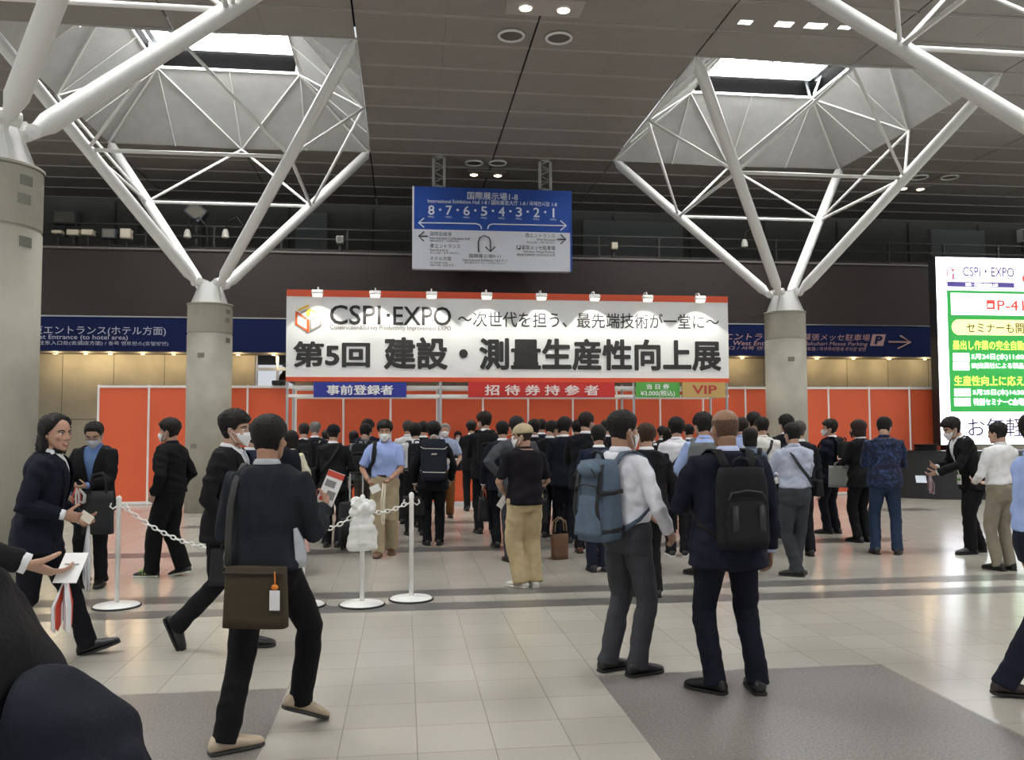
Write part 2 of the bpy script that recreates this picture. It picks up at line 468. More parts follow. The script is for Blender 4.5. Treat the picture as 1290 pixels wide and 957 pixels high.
def column(cx, cy, label, seed):
    t = thing('tree_column', label, 'column', (cx, cy, 0))
    r = .415; ZT = 3.95; b = B(); Z = (0, 0, 1)
    prof = [(0, r), (3.36, r), (3.37, r - .012), (3.385, r - .012), (3.395, r), (ZT - .03, r), (ZT - .03, r + .012), (ZT, r + .012)]
    for pr in (prof[:2], prof[1:3], prof[2:4], prof[3:5], prof[4:6], prof[5:7], prof[6:8]):
        b.loft([((0, 0, z), (1, 0, 0), (0, 1, 0), q, q) for z, q in pr], 48, 0, close=pr[0][0] in (0, ZT - .03))
    b.obj('shaft', SHAFT, t, True, fix=False)
    g = random.Random(seed)
    for zz, a0 in ((3.75, -.62), (3.58, -.66), (3.2, -.6), (2.9, -1.9), (1.2, -2.2)):
        b = B(); rr = r + .003; n = 6; da = .32
        vs = []
        for q in range(n + 1):
            a = a0 + da * q / n
            for z in (zz, zz + .09): vs += [(cos(a) * rr, sin(a) * rr, z), (cos(a) * (rr - .02), sin(a) * (rr - .02), z)]
        fs = []
        for q in range(n):
            o = q * 4; fs += [(o, o + 2, o + 6, o + 4), (o + 1, o + 5, o + 7, o + 3), (o, o + 4, o + 5, o + 1), (o + 2, o + 3, o + 7, o + 6)]
        b.add(vs, fs); b.obj('mortar_patch', PATCH, t)
    # capital: four tapered gussets around a core
    b = B()
    b.loft([((0, 0, ZT), (1, 1, 0), (-1, 1, 0), .28, .28), ((0, 0, ZT + .42), (1, 1, 0), (-1, 1, 0), .15, .15)], 4, 0)
    for s in range(4):
        R = Matrix.Rotation(pi / 4 + s * pi / 2, 3, 'Z')
        b.add([R @ Vector(q) for q in ((.05, -.02, ZT), (.40, -.02, ZT), (.27, -.02, ZT + .30), (.36, -.02, ZT + .42), (.27, -.02, ZT + .5), (.05, -.02, ZT + .45),
                                       (.05, .02, ZT), (.40, .02, ZT), (.27, .02, ZT + .30), (.36, .02, ZT + .42), (.27, .02, ZT + .5), (.05, .02, ZT + .45))],
              [(0, 1, 2, 3, 4, 5), (11, 10, 9, 8, 7, 6)] + [(q, (q + 1) % 6, (q + 1) % 6 + 6, q + 6) for q in range(6)])
        b.tube([R @ Vector((.3, -.1, ZT + .4)), R @ Vector((.3, .1, ZT + .4))], .07, 12, .1)
    b.obj('capital', STEEL, t)
    node = []
    for s, (sx_, sy_) in enumerate(((1, 1), (-1, 1), (-1, -1), (1, -1))):
        p0 = Vector((sx_ * .2, sy_ * .2, ZT + .36)); p1 = Vector((sx_ * (AX - .03), sy_ * (AY - .03), CH - .03))
        e0 = p0.lerp(p1, .03); e1 = p0.lerp(p1, .97)
        b = B().tube([p0, e0, p0.lerp(p1, .05), e1, p0.lerp(p1, .985), p1], [.05, .075, .105, .105, .06, .03], 20)
        b.obj('arm', STEEL, t, True); node.append(p0.lerp(p1, .56))
    mids = [Vector((0, AY, CH - .06)), Vector((-AX, 0, CH - .06)), Vector((0, -AY, CH - .06)), Vector((AX, 0, CH - .06))]
    for s in range(4):
        a, c = node[s], node[(s + 1) % 4]
        B().tube([a, c], .034, 10).obj('ring_tube', STEEL, t, True)
        for e in (a, c): B().tube([e, mids[s]], .03, 10).obj('strut', STEEL, t, True)
    return t


column(CX0, CY0, 'round concrete column with white branching arms standing at the partition', 1)
column(CX0 + BX, CY0, 'round concrete column with white branching arms between sign header and LED screen', 2)
column(CX0, CY0 - BY, 'nearest massive concrete column with thick white arms, cut by the picture edge', 3)
column(CX0 + BX, CY0 - BY, 'column whose thick white arm crosses the upper corner above the LED screen', 4)

# ------------------------------------------------------------------ ceiling lamps and vents
WARM = mat('ffe2b8', .4, emit=9)


def ceil_at(px, py):
    d = ray(px, py); return Vector((0, 0, EYE)) + d * ((CH - EYE) / d.z)


for q, ((ax, ay), (bx, by), wh) in enumerate((((662, 7), (710, 9), 'nearest the camera, on a pale plate'), ((597, 218), (627, 219), 'above the hanging sign'), ((1137, 236), (1160, 236), 'beyond the column near the LED screen'))):
    a, c = ceil_at(ax, ay), ceil_at(bx, by); m = (a + c) / 2
    t = thing('ceiling_lamp', 'pair of warm ceiling downlights ' + wh, 'lamp', (m.x, m.y, CH - .02), 0, 'paired ceiling downlights')
    d = (c - a).length / 2
    B().box((0, 0, .005), (4 * d if q == 0 else 3.2 * d, .5, .03)).obj('mounting_plate', LIP if q == 0 else PANEL, t)
    for s in (-1, 1):
        b = B(); b.loft([((s * d, 0, -.03), (1, 0, 0), (0, 1, 0), .115, .115), ((s * d, 0, .01), (1, 0, 0), (0, 1, 0), .12, .12)], 24, 0); r_ = b.obj('trim_ring', STEEL, t)
        b = B(); b.loft([((s * d, 0, -.036), (1, 0, 0), (0, 1, 0), .09, .09), ((s * d, 0, -.02), (1, 0, 0), (0, 1, 0), .09, .09)], 24, 0); b.obj('lens', WARM, t)
for q, ((ax, ay), wh) in enumerate((((644, 43), 'beside the nearest lamps, first'), ((704, 46), 'beside the nearest lamps, second'), ((597, 204), 'above the hanging sign, first'), ((627, 204), 'above the hanging sign, second'),
                                    ((1158, 222), 'near the far column lamps, first'), ((1196, 222), 'near the far column lamps, second'))):
    a = ceil_at(ax, ay)
    t = thing('ceiling_vent', 'round white-rimmed ceiling vent ' + wh, 'vent', (a.x, a.y, CH - .01), 0, 'round ceiling vents')
    b = B(); n = 28; pts = [(cos(2 * pi * i / n) * .205, sin(2 * pi * i / n) * .205, -.02) for i in range(n)]
    b.tube(pts, .022, 8, closed=True); b.obj('rim', STEEL, t, True)
    b = B(); b.loft([((0, 0, -.012), (1, 0, 0), (0, 1, 0), .19, .19), ((0, 0, .008), (1, 0, 0), (0, 1, 0), .19, .19)], 28, 0); b.obj('duct_mouth', mat('5c5854', .6), t)

# ------------------------------------------------------------------ balcony: railing and equipment
t = thing('balcony_railing', 'dark metal railing along the balcony above the brown parapet', 'railing', (0, 21.5, 4.35))
RAILM = mat('2e2d2b', .5, .3)
for z in (1.62, 1.9, 2.15): B().span((X0, -.02, z - .02), (X1, .02, z + .02)).obj('rail', RAILM, t)
x = X0 + .5
while x < X1:
    B().span((x - .025, -.025, 0), (x + .025, .025, 2.15)).obj('post', RAILM, t); x += 1.6


def equip(name, label, cat, x0, y0, x1, y1, Y, m, grp=None, d=.25, rot=0, foot=.35):
    q = pbox(x0, y0, x1, y1, Y); w, h = q[2] - q[0], q[3] - q[1]
    t = thing(name, label, cat, ((q[0] + q[2]) / 2, Y, q[1]), 0, grp)
    R = Matrix.Rotation(rot, 3, 'Y')
    B().box((0, 0, h / 2), (w, d, h), R, bev=.02).obj('housing', m, t)
    B().box(Vector((0, 0, h / 2)) + R @ Vector((0, -d / 2 - .004, 0)), (w * .8, .012, h * .75), R).obj('face_plate', mat('7a766c', .5) if m is not CREAM else mat('d8cdb8', .5), t)
    B().span((-.03, -.02, -foot), (.03, .02, .02)).obj('bracket', RAILM, t)
    return t


CREAM = mat('cfc4ae', .5); SLATE = mat('50545a', .5)
for q, (a, c, e, g, m, l) in enumerate(((67, 291, 80, 295, CREAM, 'smallest cream floodlight on balcony rail beside the near column'), (86, 290, 101, 297, CREAM, 'wide cream floodlight second along the balcony rail'),
                                        (104, 290, 119, 297, CREAM, 'wide cream floodlight third along the balcony rail'), (130, 289, 147, 301, SLATE, 'slate grey floodlight fourth along the balcony rail'),
                                        (153, 289, 166, 301, CREAM, 'square cream floodlight fifth along the balcony rail'))):
    equip('floodlight', l, 'floodlight', a, c, e, g, 21.42, m, 'floodlights on the balcony rail')
equip('control_cabinet', 'grey wall cabinet on the balcony behind cream floodlights', 'cabinet', 68, 266, 99, 283, 25.07, SLATE)
equip('junction_box', 'pale junction box on balcony wall beside white column arm', 'box', 171, 265, 180, 279, 25.07, mat('8d9494', .5))
equip('loudspeaker', 'grey loudspeaker tilted like a diamond above the balcony rail', 'loudspeaker', 236, 258, 260, 277, 21.8, SLATE, None, .3, radians(38), 2.4)
equip('junction_box', 'white box on the railing between column arms and hanging sign', 'box', 424, 298, 433, 307, 21.44, mat('c7c7c0', .5))
equip('junction_box', 'cream box on the railing just past the hanging sign', 'box', 769, 306, 777, 315, 21.44, CREAM)
equip('junction_box', 'white box fixed high on the wall above the LED screen', 'box', 1284, 289, 1292, 305, 25.07, mat('c7c7c0', .5))
for q, (px, py, wh) in enumerate(((236, 294, 'first by the tilted loudspeaker'), (284, 294, 'second by the tilted loudspeaker'), (938, 306, 'between the arms of the column by the header'))):
    p = aty(px, py, 21.3)
    t = thing('gooseneck_lamp', 'white lamp on black bent arm, ' + wh, 'lamp', (p.x, 21.45, 5.9), 0, 'gooseneck lamps')
    h = p.z - 5.9
    B().loft([((0, -.15, h - .1), (1, 0, 0), (0, 1, 0), .09, .09), ((0, -.15, h + .03), (1, 0, 0), (0, 1, 0), .075, .075), ((0, -.15, h + .1), (1, 0, 0), (0, 1, 0), .04, .04)], 14).obj('lamp_head', mat('c9c6bc', .5), t)
    B().tube([(0, -.15, h + .1), (.05, -.15, h + .3), (.25, -.1, h + .42), (.42, -.05, h + .2), (.45, 0, h - .2), (.45, 0, 0)], .02, 8).obj('bent_arm', BLACK, t, True)

# ------------------------------------------------------------------ blue band signs under the parapet
BLUE = mat('0b1a46', .7, spec=.2); SIGNWHITE = mat('b9bccb', .5)
t = thing('wall_sign', 'long navy direction sign band below the brown parapet pointing to hotel and parking', 'sign', (0, 21.0, 3.38))
OFS = (0, 21.0, 3.38)
x = X0
while x < X1:
    B().span((x + .005, 0, 0), (min(x + 2.4, X1) - .005, .15, .8)).obj('panel', BLUE, t); x += 2.4
B().span((X0, -.02, .8), (X1, .16, .83)).obj('top_rail', ALU, t)
for s, x0, y0, x1, y1, sk in (('東エントランス(ホテル方面)', 41, 410.5, 209, 423, 0), ('East Entrance (to hotel area)', 41, 421.5, 161, 429, 0), ('去往东入口处(去酒店方面) / 동쪽 엔트란스(호텔방면)', 41, 429.5, 212, 435.5, 0),
                          ('西エントランス', 899, 420, 985, 428.5, .2), ('West Entrance', 924, 429.5, 985, 435, .2), ('西入口 / 서쪽 엔트란스', 899, 436, 985, 440.5, .2),
                          ('幕張メッセ駐車場', 1011, 420.5, 1096, 429, .2), ('Makuhari Messe Parking', 1011, 430.5, 1093, 436.5, .2), ('停车场 / 마쿠하리멧세 주차장 방면', 1011, 437, 1091, 442, .2)):
    ptext(s, x0, y0, x1, y1, 20.995, SIGNWHITE if sk == 0 else mat('b08f8c', .5), t, OFS, skew=sk)
PINK = mat('b08f8c', .5)
q = pbox(1096, 421, 1116, 435.5, 20.99)
B().prism([(q[0], q[1] - 3.38), (q[2] - .08, q[1] - 3.38), (q[2], q[3] - 3.38), (q[0] + .08, q[3] - 3.38)], -.012, 0).obj('parking_symbol', PINK, t)
ptext('P', 1102, 423.5, 1111, 433, 20.98, BLUE, t, OFS, bold=.04, skew=.2)
a = aty(1119.5, 430.5, 20.99); c = aty(1147, 431, 20.99)
b = B(); b.tube([(a.x, -.01, a.z - 3.38), (c.x, -.01, c.z - 3.38)], .022, 6)
b.tube([(c.x - .28, -.01, c.z - 3.38 + .17), (c.x, -.01, c.z - 3.38), (c.x - .36, -.01, c.z - 3.38 - .17)], .022, 6); b.obj('arrow', PINK, t)

# downlights in the soffit washing the concrete wall
for q, px in enumerate((70, 108, 139, 180, 219, 300, 345, 935, 1029, 1075, 1120, 1165)):
    x = aty(px, 447, 21.7).x
    t = thing('soffit_downlight', 'small downlight under the navy sign band, number %d' % (q + 1), 'lamp', (x, 21.7, 3.4), 0, 'soffit downlights')
    t['label'] = 'small round downlight under the navy sign band washing the concrete wall'
    B().loft([((0, 0, -.03), (1, 0, 0), (0, 1, 0), .05, .05), ((0, 0, 0), (1, 0, 0), (0, 1, 0), .055, .055)], 14, 0).obj('rim', STEEL, t)
    B().loft([((0, 0, -.036), (1, 0, 0), (0, 1, 0), .035, .035), ((0, 0, -.02), (1, 0, 0), (0, 1, 0), .035, .035)], 14, 0).obj('lens', mat('ffd9a0', .4, emit=1.5), t)
    ld = bpy.data.lights.new('soffit_light', 'POINT'); ld.energy = 15; ld.color = (1, .76, .42); ld.shadow_soft_size = .05
    lo = bpy.data.objects.new('soffit_light', ld); COL.objects.link(lo); lo.location = (0, 0, -.08); lo.parent = t

# ------------------------------------------------------------------ orange exhibition partition
ORANGE = mat('e0623a', .5, noise=.03, nscale=1.5)
PY_ = 18.65
t = thing('partition_wall', 'orange system partition with white posts closing off the hall end', 'partition', (0, PY_, 0))
x = -6.27
while x < 12:
    B().span((x + .02, -.01, .06), (x + .98, .03, 2.42)).obj('panel', ORANGE, t)
    B().loft([((x, -.005, 0), (1, 0, 0), (0, 1, 0), .024, .024), ((x, -.005, 2.48), (1, 0, 0), (0, 1, 0), .024, .024)], 8, 0).obj('post', WHITE, t)
    B().span((x + .02, -.025, 2.42), (x + .98, .035, 2.47)).obj('top_rail', WHITE, t)
    B().span((x + .02, -.025, .01), (x + .98, .035, .07)).obj('bottom_rail', WHITE, t)
    x += .9965
p = aty(350, 486, PY_ - .1)
t = thing('black_sensor_box', 'small black box mounted on partition top beside the sign header', 'box', (p.x, PY_, 2.48))
B().box((0, 0, .05), (.26, .18, .1), bev=.015).obj('housing', BLACK, t); B().box((.05, -.1, .05), (.05, .03, .05)).obj('lens', mat('2a2c33', .1), t)

# ------------------------------------------------------------------ entrance header with its posts
GY = 17.0
qb = pbox(360.5, 370.5, 917.5, 480.5, GY)
hx0, hz0, hx1, hz1 = qb[0], 2.49, qb[2], 4.27
GO = (0, GY, 0)
t = thing('entrance_header', 'wide white CSPI EXPO header sign with orange edges on slim posts over the queue', 'sign', GO)
BOARD = mat('e6e7e6', .55); REDO = mat('d4522f', .5)
B().span((hx0, 0, hz0), (hx1, .12, hz1)).obj('board', BOARD, t)
B().span((hx0, -.012, hz1 - .13), (hx1, .13, hz1)).obj('top_strip', REDO, t)
B().span((hx0, -.012, hz0 - .01), (hx1, .13, hz0 + .075)).obj('bottom_strip', REDO, t)
for px in (360.8, 555, 799.6, 917.5):
    x = aty(px, 560, GY).x
    for y in (.04, 1.0):
        B().loft([((x, y, 0), (1, 0, 0), (0, 1, 0), .028, .028), ((x, y, hz0 if y < .5 else 2.48), (1, 0, 0), (0, 1, 0), .028, .028)], 10, 0).obj('post', ALU, t)
    B().span((x - .02, .04, 2.18), (x + .02, 1.0, 2.22)).obj('cross_rail', ALU, t)
for z in (2.37, 2.2):
    B().span((hx0, .02, z - .03), (hx1, .06, z + .03)).obj('rail', WHITE, t)
    B().span((hx0, .98, z - .03), (hx1, 1.02, z + .03)).obj('rail', WHITE, t)
GL = GY
for s, x0, y0, x1, y1, bd in (('CSPI', 415.6, 384.7, 479.3, 408.3, .012), ('・', 487, 395, 491, 399, .02), ('EXPO', 495.7, 386.5, 568, 409.5, .012),
                              ('Construction&Survey Productivity Improvement EXPO', 416, 410, 568, 417, .0), ('〜次世代を担う、最先端技術が一堂に〜', 577, 394, 905.5, 413, .008),
                              ('第5回', 370.7, 431, 465, 461.5, .034), ('建設・測量生産性向上展', 485, 427.5, 907, 465, .034)):
    ptext(s, x0, y0, x1, y1, GL - .003, mat('6b5f58', .6) if bd == 0 else INK, t, GO, bold=bd)
# cube emblem
q = pbox(372, 383, 405, 418.5, GY - .01); W_, H_ = q[2] - q[0], q[3] - q[1]


def emblem(x0, z0, W_, H_, par, off, mo, my, mg):
    P = lambda u, v: (x0 + u * W_ - off[0], z0 + v * H_ - off[2])
    for nm, m, polys in (('emblem_orange', mo, [[(0, .25), (.08, .24), (.08, .72), (0, .76)], [(.05, .26), (.45, .02), (.45, .10), (.08, .30)], [(.44, 0), (.53, 0), (.53, .47), (.44, .47)], [(.05, .74), (.46, .50), (.42, .46), (.06, .66)]]),
                         ('emblem_yellow', my, [[(.06, .80), (.52, 1.0), (.52, .92), (.14, .76)], [(.50, .86), (.82, .74), (.76, .68), (.50, .80)], [(.42, .60), (.56, .58), (.56, .80), (.42, .84)]]),
                         ('emblem_grey', mg, [[(.54, .02), (.62, .08), (.62, .44), (.54, .46)], [(.58, .02), (.98, .24), (.98, .31), (.60, .10)], [(.93, .28), (1, .26), (1, .68), (.96, .66)], [(.62, .50), (.98, .66), (.96, .60), (.64, .46)], [(.2, .72), (.46, .84), (.46, .76), (.24, .66)]])):
        b = B()
        for pl in polys: b.prism([P(u, v) for u, v in pl], -.012, -.004)
        b.obj(nm, m, par)


emblem(q[0], q[1], W_, H_, t, GO, mat('e0632c', .5), mat('e9b93c', .5), mat('a29c92', .5))
# the four lane signs hung on the rails
for nm, lab, x0, x1, col, lines in (('lane_sign', 'blue lane sign with white characters for pre-registered visitors', 395, 512, '2a3596', [('事前登録者', 412, 485, 495, 497, 'f2f2f2', .02)]),
                                    ('lane_sign', 'long red lane sign for invitation ticket holders', 590, 774.5, 'c9302b', [('招 待 券 持 参 者', 611, 485, 754, 497.5, 'f4e6e2', .02)]),
                                    ('lane_sign', 'green lane sign with same-day ticket price 3,000 yen', 801.4, 856.3, '55a84a', [('当 日 券', 814.5, 483.5, 843, 490, 'f2f2f2', .02), ('¥3,000(税込)', 807, 491.5, 850, 499.5, 'f2f2f2', .015)]),
                                    ('lane_sign', 'beige VIP lane sign with red letters', 860, 914, 'c5a565', [('VIP', 872.5, 485.5, 902.5, 496, 'b8413a', .02)])):
    a = pbox(x0, 481.3, x1, 500.3, GY - .05)
    o = thing(nm, lab, 'sign', (a[0], GY - .03, a[1]), 0, 'lane signs under the header')
    B().span((0, -.02, 0), (a[2] - a[0], .02, a[3] - a[1])).obj('board', mat(col, .5), o)
    for s, u0, v0, u1, v1, c, bd in lines:
        ptext(s, u0, v0, u1, v1, GY - .051, mat(c, .5), o, (a[0], GY - .03, a[1]), bold=bd)
# clamp-on spotlights along the header's top
for q_, px in enumerate((399.5, 472.5, 543.8, 613.5, 682.7, 750, 817, 883.5)):
    x = aty(px, 373, GY - .3).x
    o = thing('header_spotlight', 'small white arm spotlight on the header top, ' + ('above the cube emblem', 'above the letters CSPI', 'above the letters EXPO', 'fourth from the emblem', 'fifth from the emblem', 'sixth from the emblem', 'seventh from the emblem', 'at the end above the final character')[q_],
              'spotlight', (x, GY, hz1), 0, 'header spotlights')
    R = Matrix.Rotation(radians(-35), 3, 'X')
    B().tube([(0, .06, 0), (0, .02, .04), (0, -.15, .03), (0, -.22, -.06)], .012, 6).obj('arm', STEEL, o)
    B().box((0, -.24, -.09), (.22, .10, .09), R, bev=.02).obj('lamp_housing', WHITE, o)
    B().box(Vector((0, -.24, -.09)) + R @ Vector((0, .02, -.05)), (.17, .07, .012), R).obj('lens', mat('fff6e0', .4, emit=4), o)
    ld = bpy.data.lights.new('spot', 'SPOT'); ld.energy = 85; ld.color = (1, .97, .88); ld.spot_size = radians(98); ld.spot_blend = .25; ld.shadow_soft_size = .04
    lo = bpy.data.objects.new('spot', ld); COL.objects.link(lo); lo.parent = o; lo.location = (0, -.25, -.155)
    lo.rotation_euler = (radians(10), 0, 0)

# reception counters standing behind the header posts
for q_, (a, c) in enumerate(((-1.9, .62), (.82, 4.57), (4.77, 6.58))):
    o = thing('reception_counter', 'orange-fronted reception counter %s' % ('behind the pre-registration queue', 'behind the invitation ticket queue', 'behind the VIP queue')[q_], 'counter', ((a + c) / 2, 17.45, 0), 0, 'reception counters under the header')
    w2 = (c - a) / 2
    B().span((-w2, 0, .08), (w2, .03, .9)).obj('front_panel', ORANGE, o); B().span((-w2 - .02, -.03, .9), (w2 + .02, .5, .93)).obj('worktop', WHITE, o)
    B().span((-w2, -.01, 0), (w2, .04, .08)).obj('plinth', WHITE, o)
    for s in (-1, 1): B().span((s * w2 - .02, 0, .08), (s * w2 + .02, .48, .9)).obj('side_panel', ORANGE, o)

# ------------------------------------------------------------------ hanging direction sign
HY = 20.0
q = pbox(520.5, 237.5, 719.3, 340.3, HY); zm = aty(620, 290.8, HY).z
HO = ((q[0] + q[2]) / 2, HY, q[1])
t = thing('hanging_sign', 'blue and white hall direction sign hanging from the ceiling on two truss hangers', 'sign', HO)
w2 = (q[2] - q[0]) / 2; hh = q[3] - q[1]
SBL = mat('1a479c', .45); SWH = mat('c9cdd5', .5); SW = mat('dfe4ee', .5); SK = mat('33353a', .5)
B().span((-w2, 0, zm - HO[2]), (w2, .2, hh)).obj('blue_panel', SBL, t); B().span((-w2, 0, 0), (w2, .2, zm - HO[2])).obj('white_panel', SWH, t)
for s in (-1, 1): B().span((s * w2 - .02, -.01, 0), (s * w2 + .02, .21, hh)).obj('edge_strip', SBL if s > 0 else SWH, t)
for px in (553, 687.5):
    x = aty(px, 220, HY).x - HO[0]; b = B(); h0, h1 = hh, CH - HO[2]
    for s in (-.13, .13): b.span((x + s - .03, .06, h0), (x + s + .03, .14, h1))
    b.span((x - .16, .06, h0), (x + .16, .14, h0 + .05)); b.span((x - .16, .06, h1 - .05), (x + .16, .14, h1))
    n = 6
    for i in range(n):
        za, zb = h0 + (h1 - h0) * i / n, h0 + (h1 - h0) * (i + 1) / n; sg = 1 if i % 2 else -1
        b.tube([(x - .13 * sg, .1, za), (x + .13 * sg, .1, zb)], .012, 5)
    b.obj('truss_hanger', mat('a9aaa6', .5), t)
hs = lambda x: 510 + x / 5.609
vs_ = lambda y: 190 + y / 5.609


def ht(s, x0, y0, x1, y1, m, bold=0): ptext(s, hs(x0), vs_(y0), hs(x1), vs_(y1), HY - .003, m, t, HO, bold=bold)


ht('国際展示場1-8', 442, 294, 798, 347, SW, .01)
ht('International Exhibition Hall 1-8 / 国际展览大厅 1-8 / 국제전시장 1-8', 162, 349, 1074, 381, SW, .01)
for i, (c, x, y) in enumerate(zip('87654321', (187, 311, 436, 560, 684, 806, 930, 1050), (418, 420, 423, 426, 429, 432, 435, 438))):
    ht(c, x - (5 if c == '1' else 21), y - 32, x + (5 if c == '1' else 21), y + 32, SW, .012); ht('HALL', x - 22, y + 40, x + 22, y + 53, SW)
    if i < 7: ht('・', x + 56, y - 8, x + 68, y + 3, SW, .05)
LP = lambda x, y: (lambda a: (a.x - HO[0], -.012, a.z - HO[2]))(aty(hs(x), vs_(y), HY - .01))


def stroke(pts, r, m, nm='arrow'): B().tube([LP(*p_) for p_ in pts], r, 6).obj(nm, m, t)


stroke([(100, 508), (300, 510), (500, 514), (528, 522), (540, 540), (541, 552)], .014, SW); stroke([(135, 475), (98, 508), (135, 540)], .016, SW)
stroke([(586, 552), (588, 536), (600, 521), (625, 517), (900, 523), (1138, 529)], .014, SW); stroke([(1100, 494), (1140, 529), (1100, 560)], .016, SW)
stroke([(162, 603), (98, 602)], .014, SK); stroke([(136, 570), (97, 602), (134, 637)], .014, SK)
stroke([(521, 715), (520, 640), (530, 612), (562, 597), (594, 612), (604, 640), (606, 710)], .014, SK); stroke([(570, 678), (606, 711), (638, 678)], .014, SK)
stroke([(1076, 624), (1137, 625)], .014, SK); stroke([(1102, 590), (1138, 625), (1102, 656)], .014, SK)
for s, x0, y0, x1, y1 in (('国際会議場', 178, 572, 330, 601), ('International Conference Hall', 176, 608, 458, 627), ('国际会议厅 / 국제회의장', 178, 630, 380, 644), ('東エントランス', 178, 657, 392, 688), ('East Entrance', 178, 692, 305, 709),
                          ('东入口处 / 동쪽 엔트란스', 178, 714, 385, 729), ('ホテル方面', 178, 746, 328, 775), ('to hotel area', 178, 780, 303, 795), ('酒店方面 / 호텔 방면', 178, 800, 342, 815),
                          ('国際展示場9-11', 455, 729, 676, 757), ('International Exhibition Hall 9-11', 410, 764, 720, 781), ('国际展览大厅 9-11 / 국제전시장 9-11', 420, 785, 708, 799),
                          ('西エントランス', 852, 585, 1060, 613), ('West Entrance', 930, 619, 1060, 636), ('西入口处 / 서쪽 엔트란스', 862, 641, 1060, 655), ('幕張メッセ駐車場', 824, 669, 1062, 701),
                          ('Makuhari Messe Parking', 836, 706, 1060, 724), ('幕张展览馆停车场 / 마쿠하리멧세 주차장', 792, 727, 1062, 745)):
    ht(s, x0, y0, x1, y1, SK)
a, c = LP(790, 696), LP(818, 668)
B().span((a[0], -.008, a[2]), (c[0], 0, c[2])).obj('parking_symbol', SK, t); ptext('P', hs(797), vs_(672), hs(811), vs_(692), HY - .012, SW, t, HO, bold=.05)

# ------------------------------------------------------------------ LED screen
SY = 18.0
a = aty(1177.5, 323.5, SY); sx0 = a.x; sz1 = a.z; sz0 = aty(1186, 560, SY).z; SO = (sx0, SY, 0)
t = thing('led_screen', 'tall bright LED screen showing the seminar notice in green and white', 'screen', SO)
SWD = 4.2
B().span((0, 0, sz0 - .02), (SWD, .25, sz1 + .02)).obj('cabinet', BLACK, t)
for x in (.3, SWD - .3): B().span((x - .1, .1, 0), (x + .1, .3, sz0)).obj('support_leg', BLACK, t)
B().span((0, .1, 0), (SWD, .56, .12)).obj('base', BLACK, t)


def em(c, e): return mat(c, .5, emit=e)


LW = em('f4f1ff', 3.2)
B().span((.02, -.01, sz0), (SWD - .02, 0, sz1)).obj('display', LW, t)
su = lambda x: 1170 + x / 3.683
sv = lambda y: 310 + y / 3.683


def sbox(x0, y0, x1, y1, m, d, nm):
    w_ = aty(1187, (sv(y0) + sv(y1)) / 2, SY)
    q = pbox(su(x0), sv(y0), su(x1), sv(y1), SY - .01)
    B().span((q[0] - sx0, -.01 - d, q[1]), (min(q[2] - sx0, SWD - .1), -.01 - d + .002, q[3])).obj(nm, m, t)


def st(s, x0, y0, x1, y1, m, d, bold=0): ptext(s, su(x0), sv(y0), su(x1), sv(y1), SY - .012 - d, m, t, SO, bold=bold)


GRN = em('2f9a45', .9); LAV = em('5a4d96', .6); RD = em('e0453c', 1.0); YEL = em('f7f0a0', 1.3); YL2 = em('f2ee6a', 1.2); DK = em('4d3a18', .4); DP = em('322654', .5); PW = em('f4fbf4', 2.4)
q = pbox(su(82), sv(95), su(140), sv(155), SY); emblem(q[0], q[1], q[2] - q[0], q[3] - q[1], t, (sx0, 0, 0), em('c4455a', .8), em('d8303a', .8), em('8d86b8', .7))
st('CSPI・EXPO', 158, 98, 395, 141, LAV, 0, .016)
sbox(85, 167, 397, 190, LAV, .002, 'title_bar'); st('建設・測量生産性向上展', 170, 172, 320, 186, PW, .005, .02)
b = B(); c = aty(su(452), sv(152), SY); b.loft([((c.x - sx0, -.014, c.z), (1, 0, 0), (0, 0, 1), .11, .11), ((c.x - sx0, -.012, c.z), (1, 0, 0), (0, 0, 1), .11, .11)], 24, 0); b.obj('red_disc', RD, t)
sbox(92, 210, 760, 768, GRN, .002, 'green_field'); sbox(103, 222, 745, 322, PW, .004, 'booth_box')
st('コースNo.', 125, 262, 242, 288, LAV, .006); sbox(268, 250, 306, 293, RD, .006, 'booth_symbol'); sbox(274, 268, 296, 284, PW, .008, 'booth_symbol_mark'); st('P-41', 318, 252, 440, 298, RD, .006, .015)
q = pbox(su(107), sv(342), su(640), sv(414), SY - .02); r_ = (q[3] - q[1]) / 2; x0 = q[0] - sx0; zc = (q[1] + q[3]) / 2
b = B(); pl = [(x0 + r_ + r_ * cos(pi / 2 + pi * i / 12), zc + r_ * sin(pi / 2 + pi * i / 12)) for i in range(13)] + [(q[2] - sx0, q[1]), (q[2] - sx0, q[3])]
b.prism(pl, -.018, -.016); b.obj('yellow_band', YEL, t)
st('セミナーも開', 175, 357, 440, 403, DK, .012, .01)
for s, x0, y0, y1, m in (('墨出し作業の完全自動', 112, 438, 481, YL2), ('生産性向上に応え', 118, 602, 647, YL2), ('5月24日(水)11:00', 198, 499, 529, PW), ('Ⅲ(出展社による製品', 200, 541, 571, PW), ('5月25日(木)14:30', 205, 664, 694, PW), ('特別セミナーC会場', 208, 706, 738, PW)):
    st(s, x0, y0, 440, y1, m, .006, .018)
for s, x0, y0, y1 in (('日時', 112, 496, 535), ('会場', 112, 540, 575), ('日時', 118, 660, 696), ('会場', 118, 704, 741)):
    sbox(x0, y0, x0 + 76, y1, PW, .004, 'tag_box'); st(s, x0 + 22, y0 + 9, x0 + 58, y1 - 9, GRN, .008)
st('お気軽', 182, 797, 442, 884, DP, .002, .004)

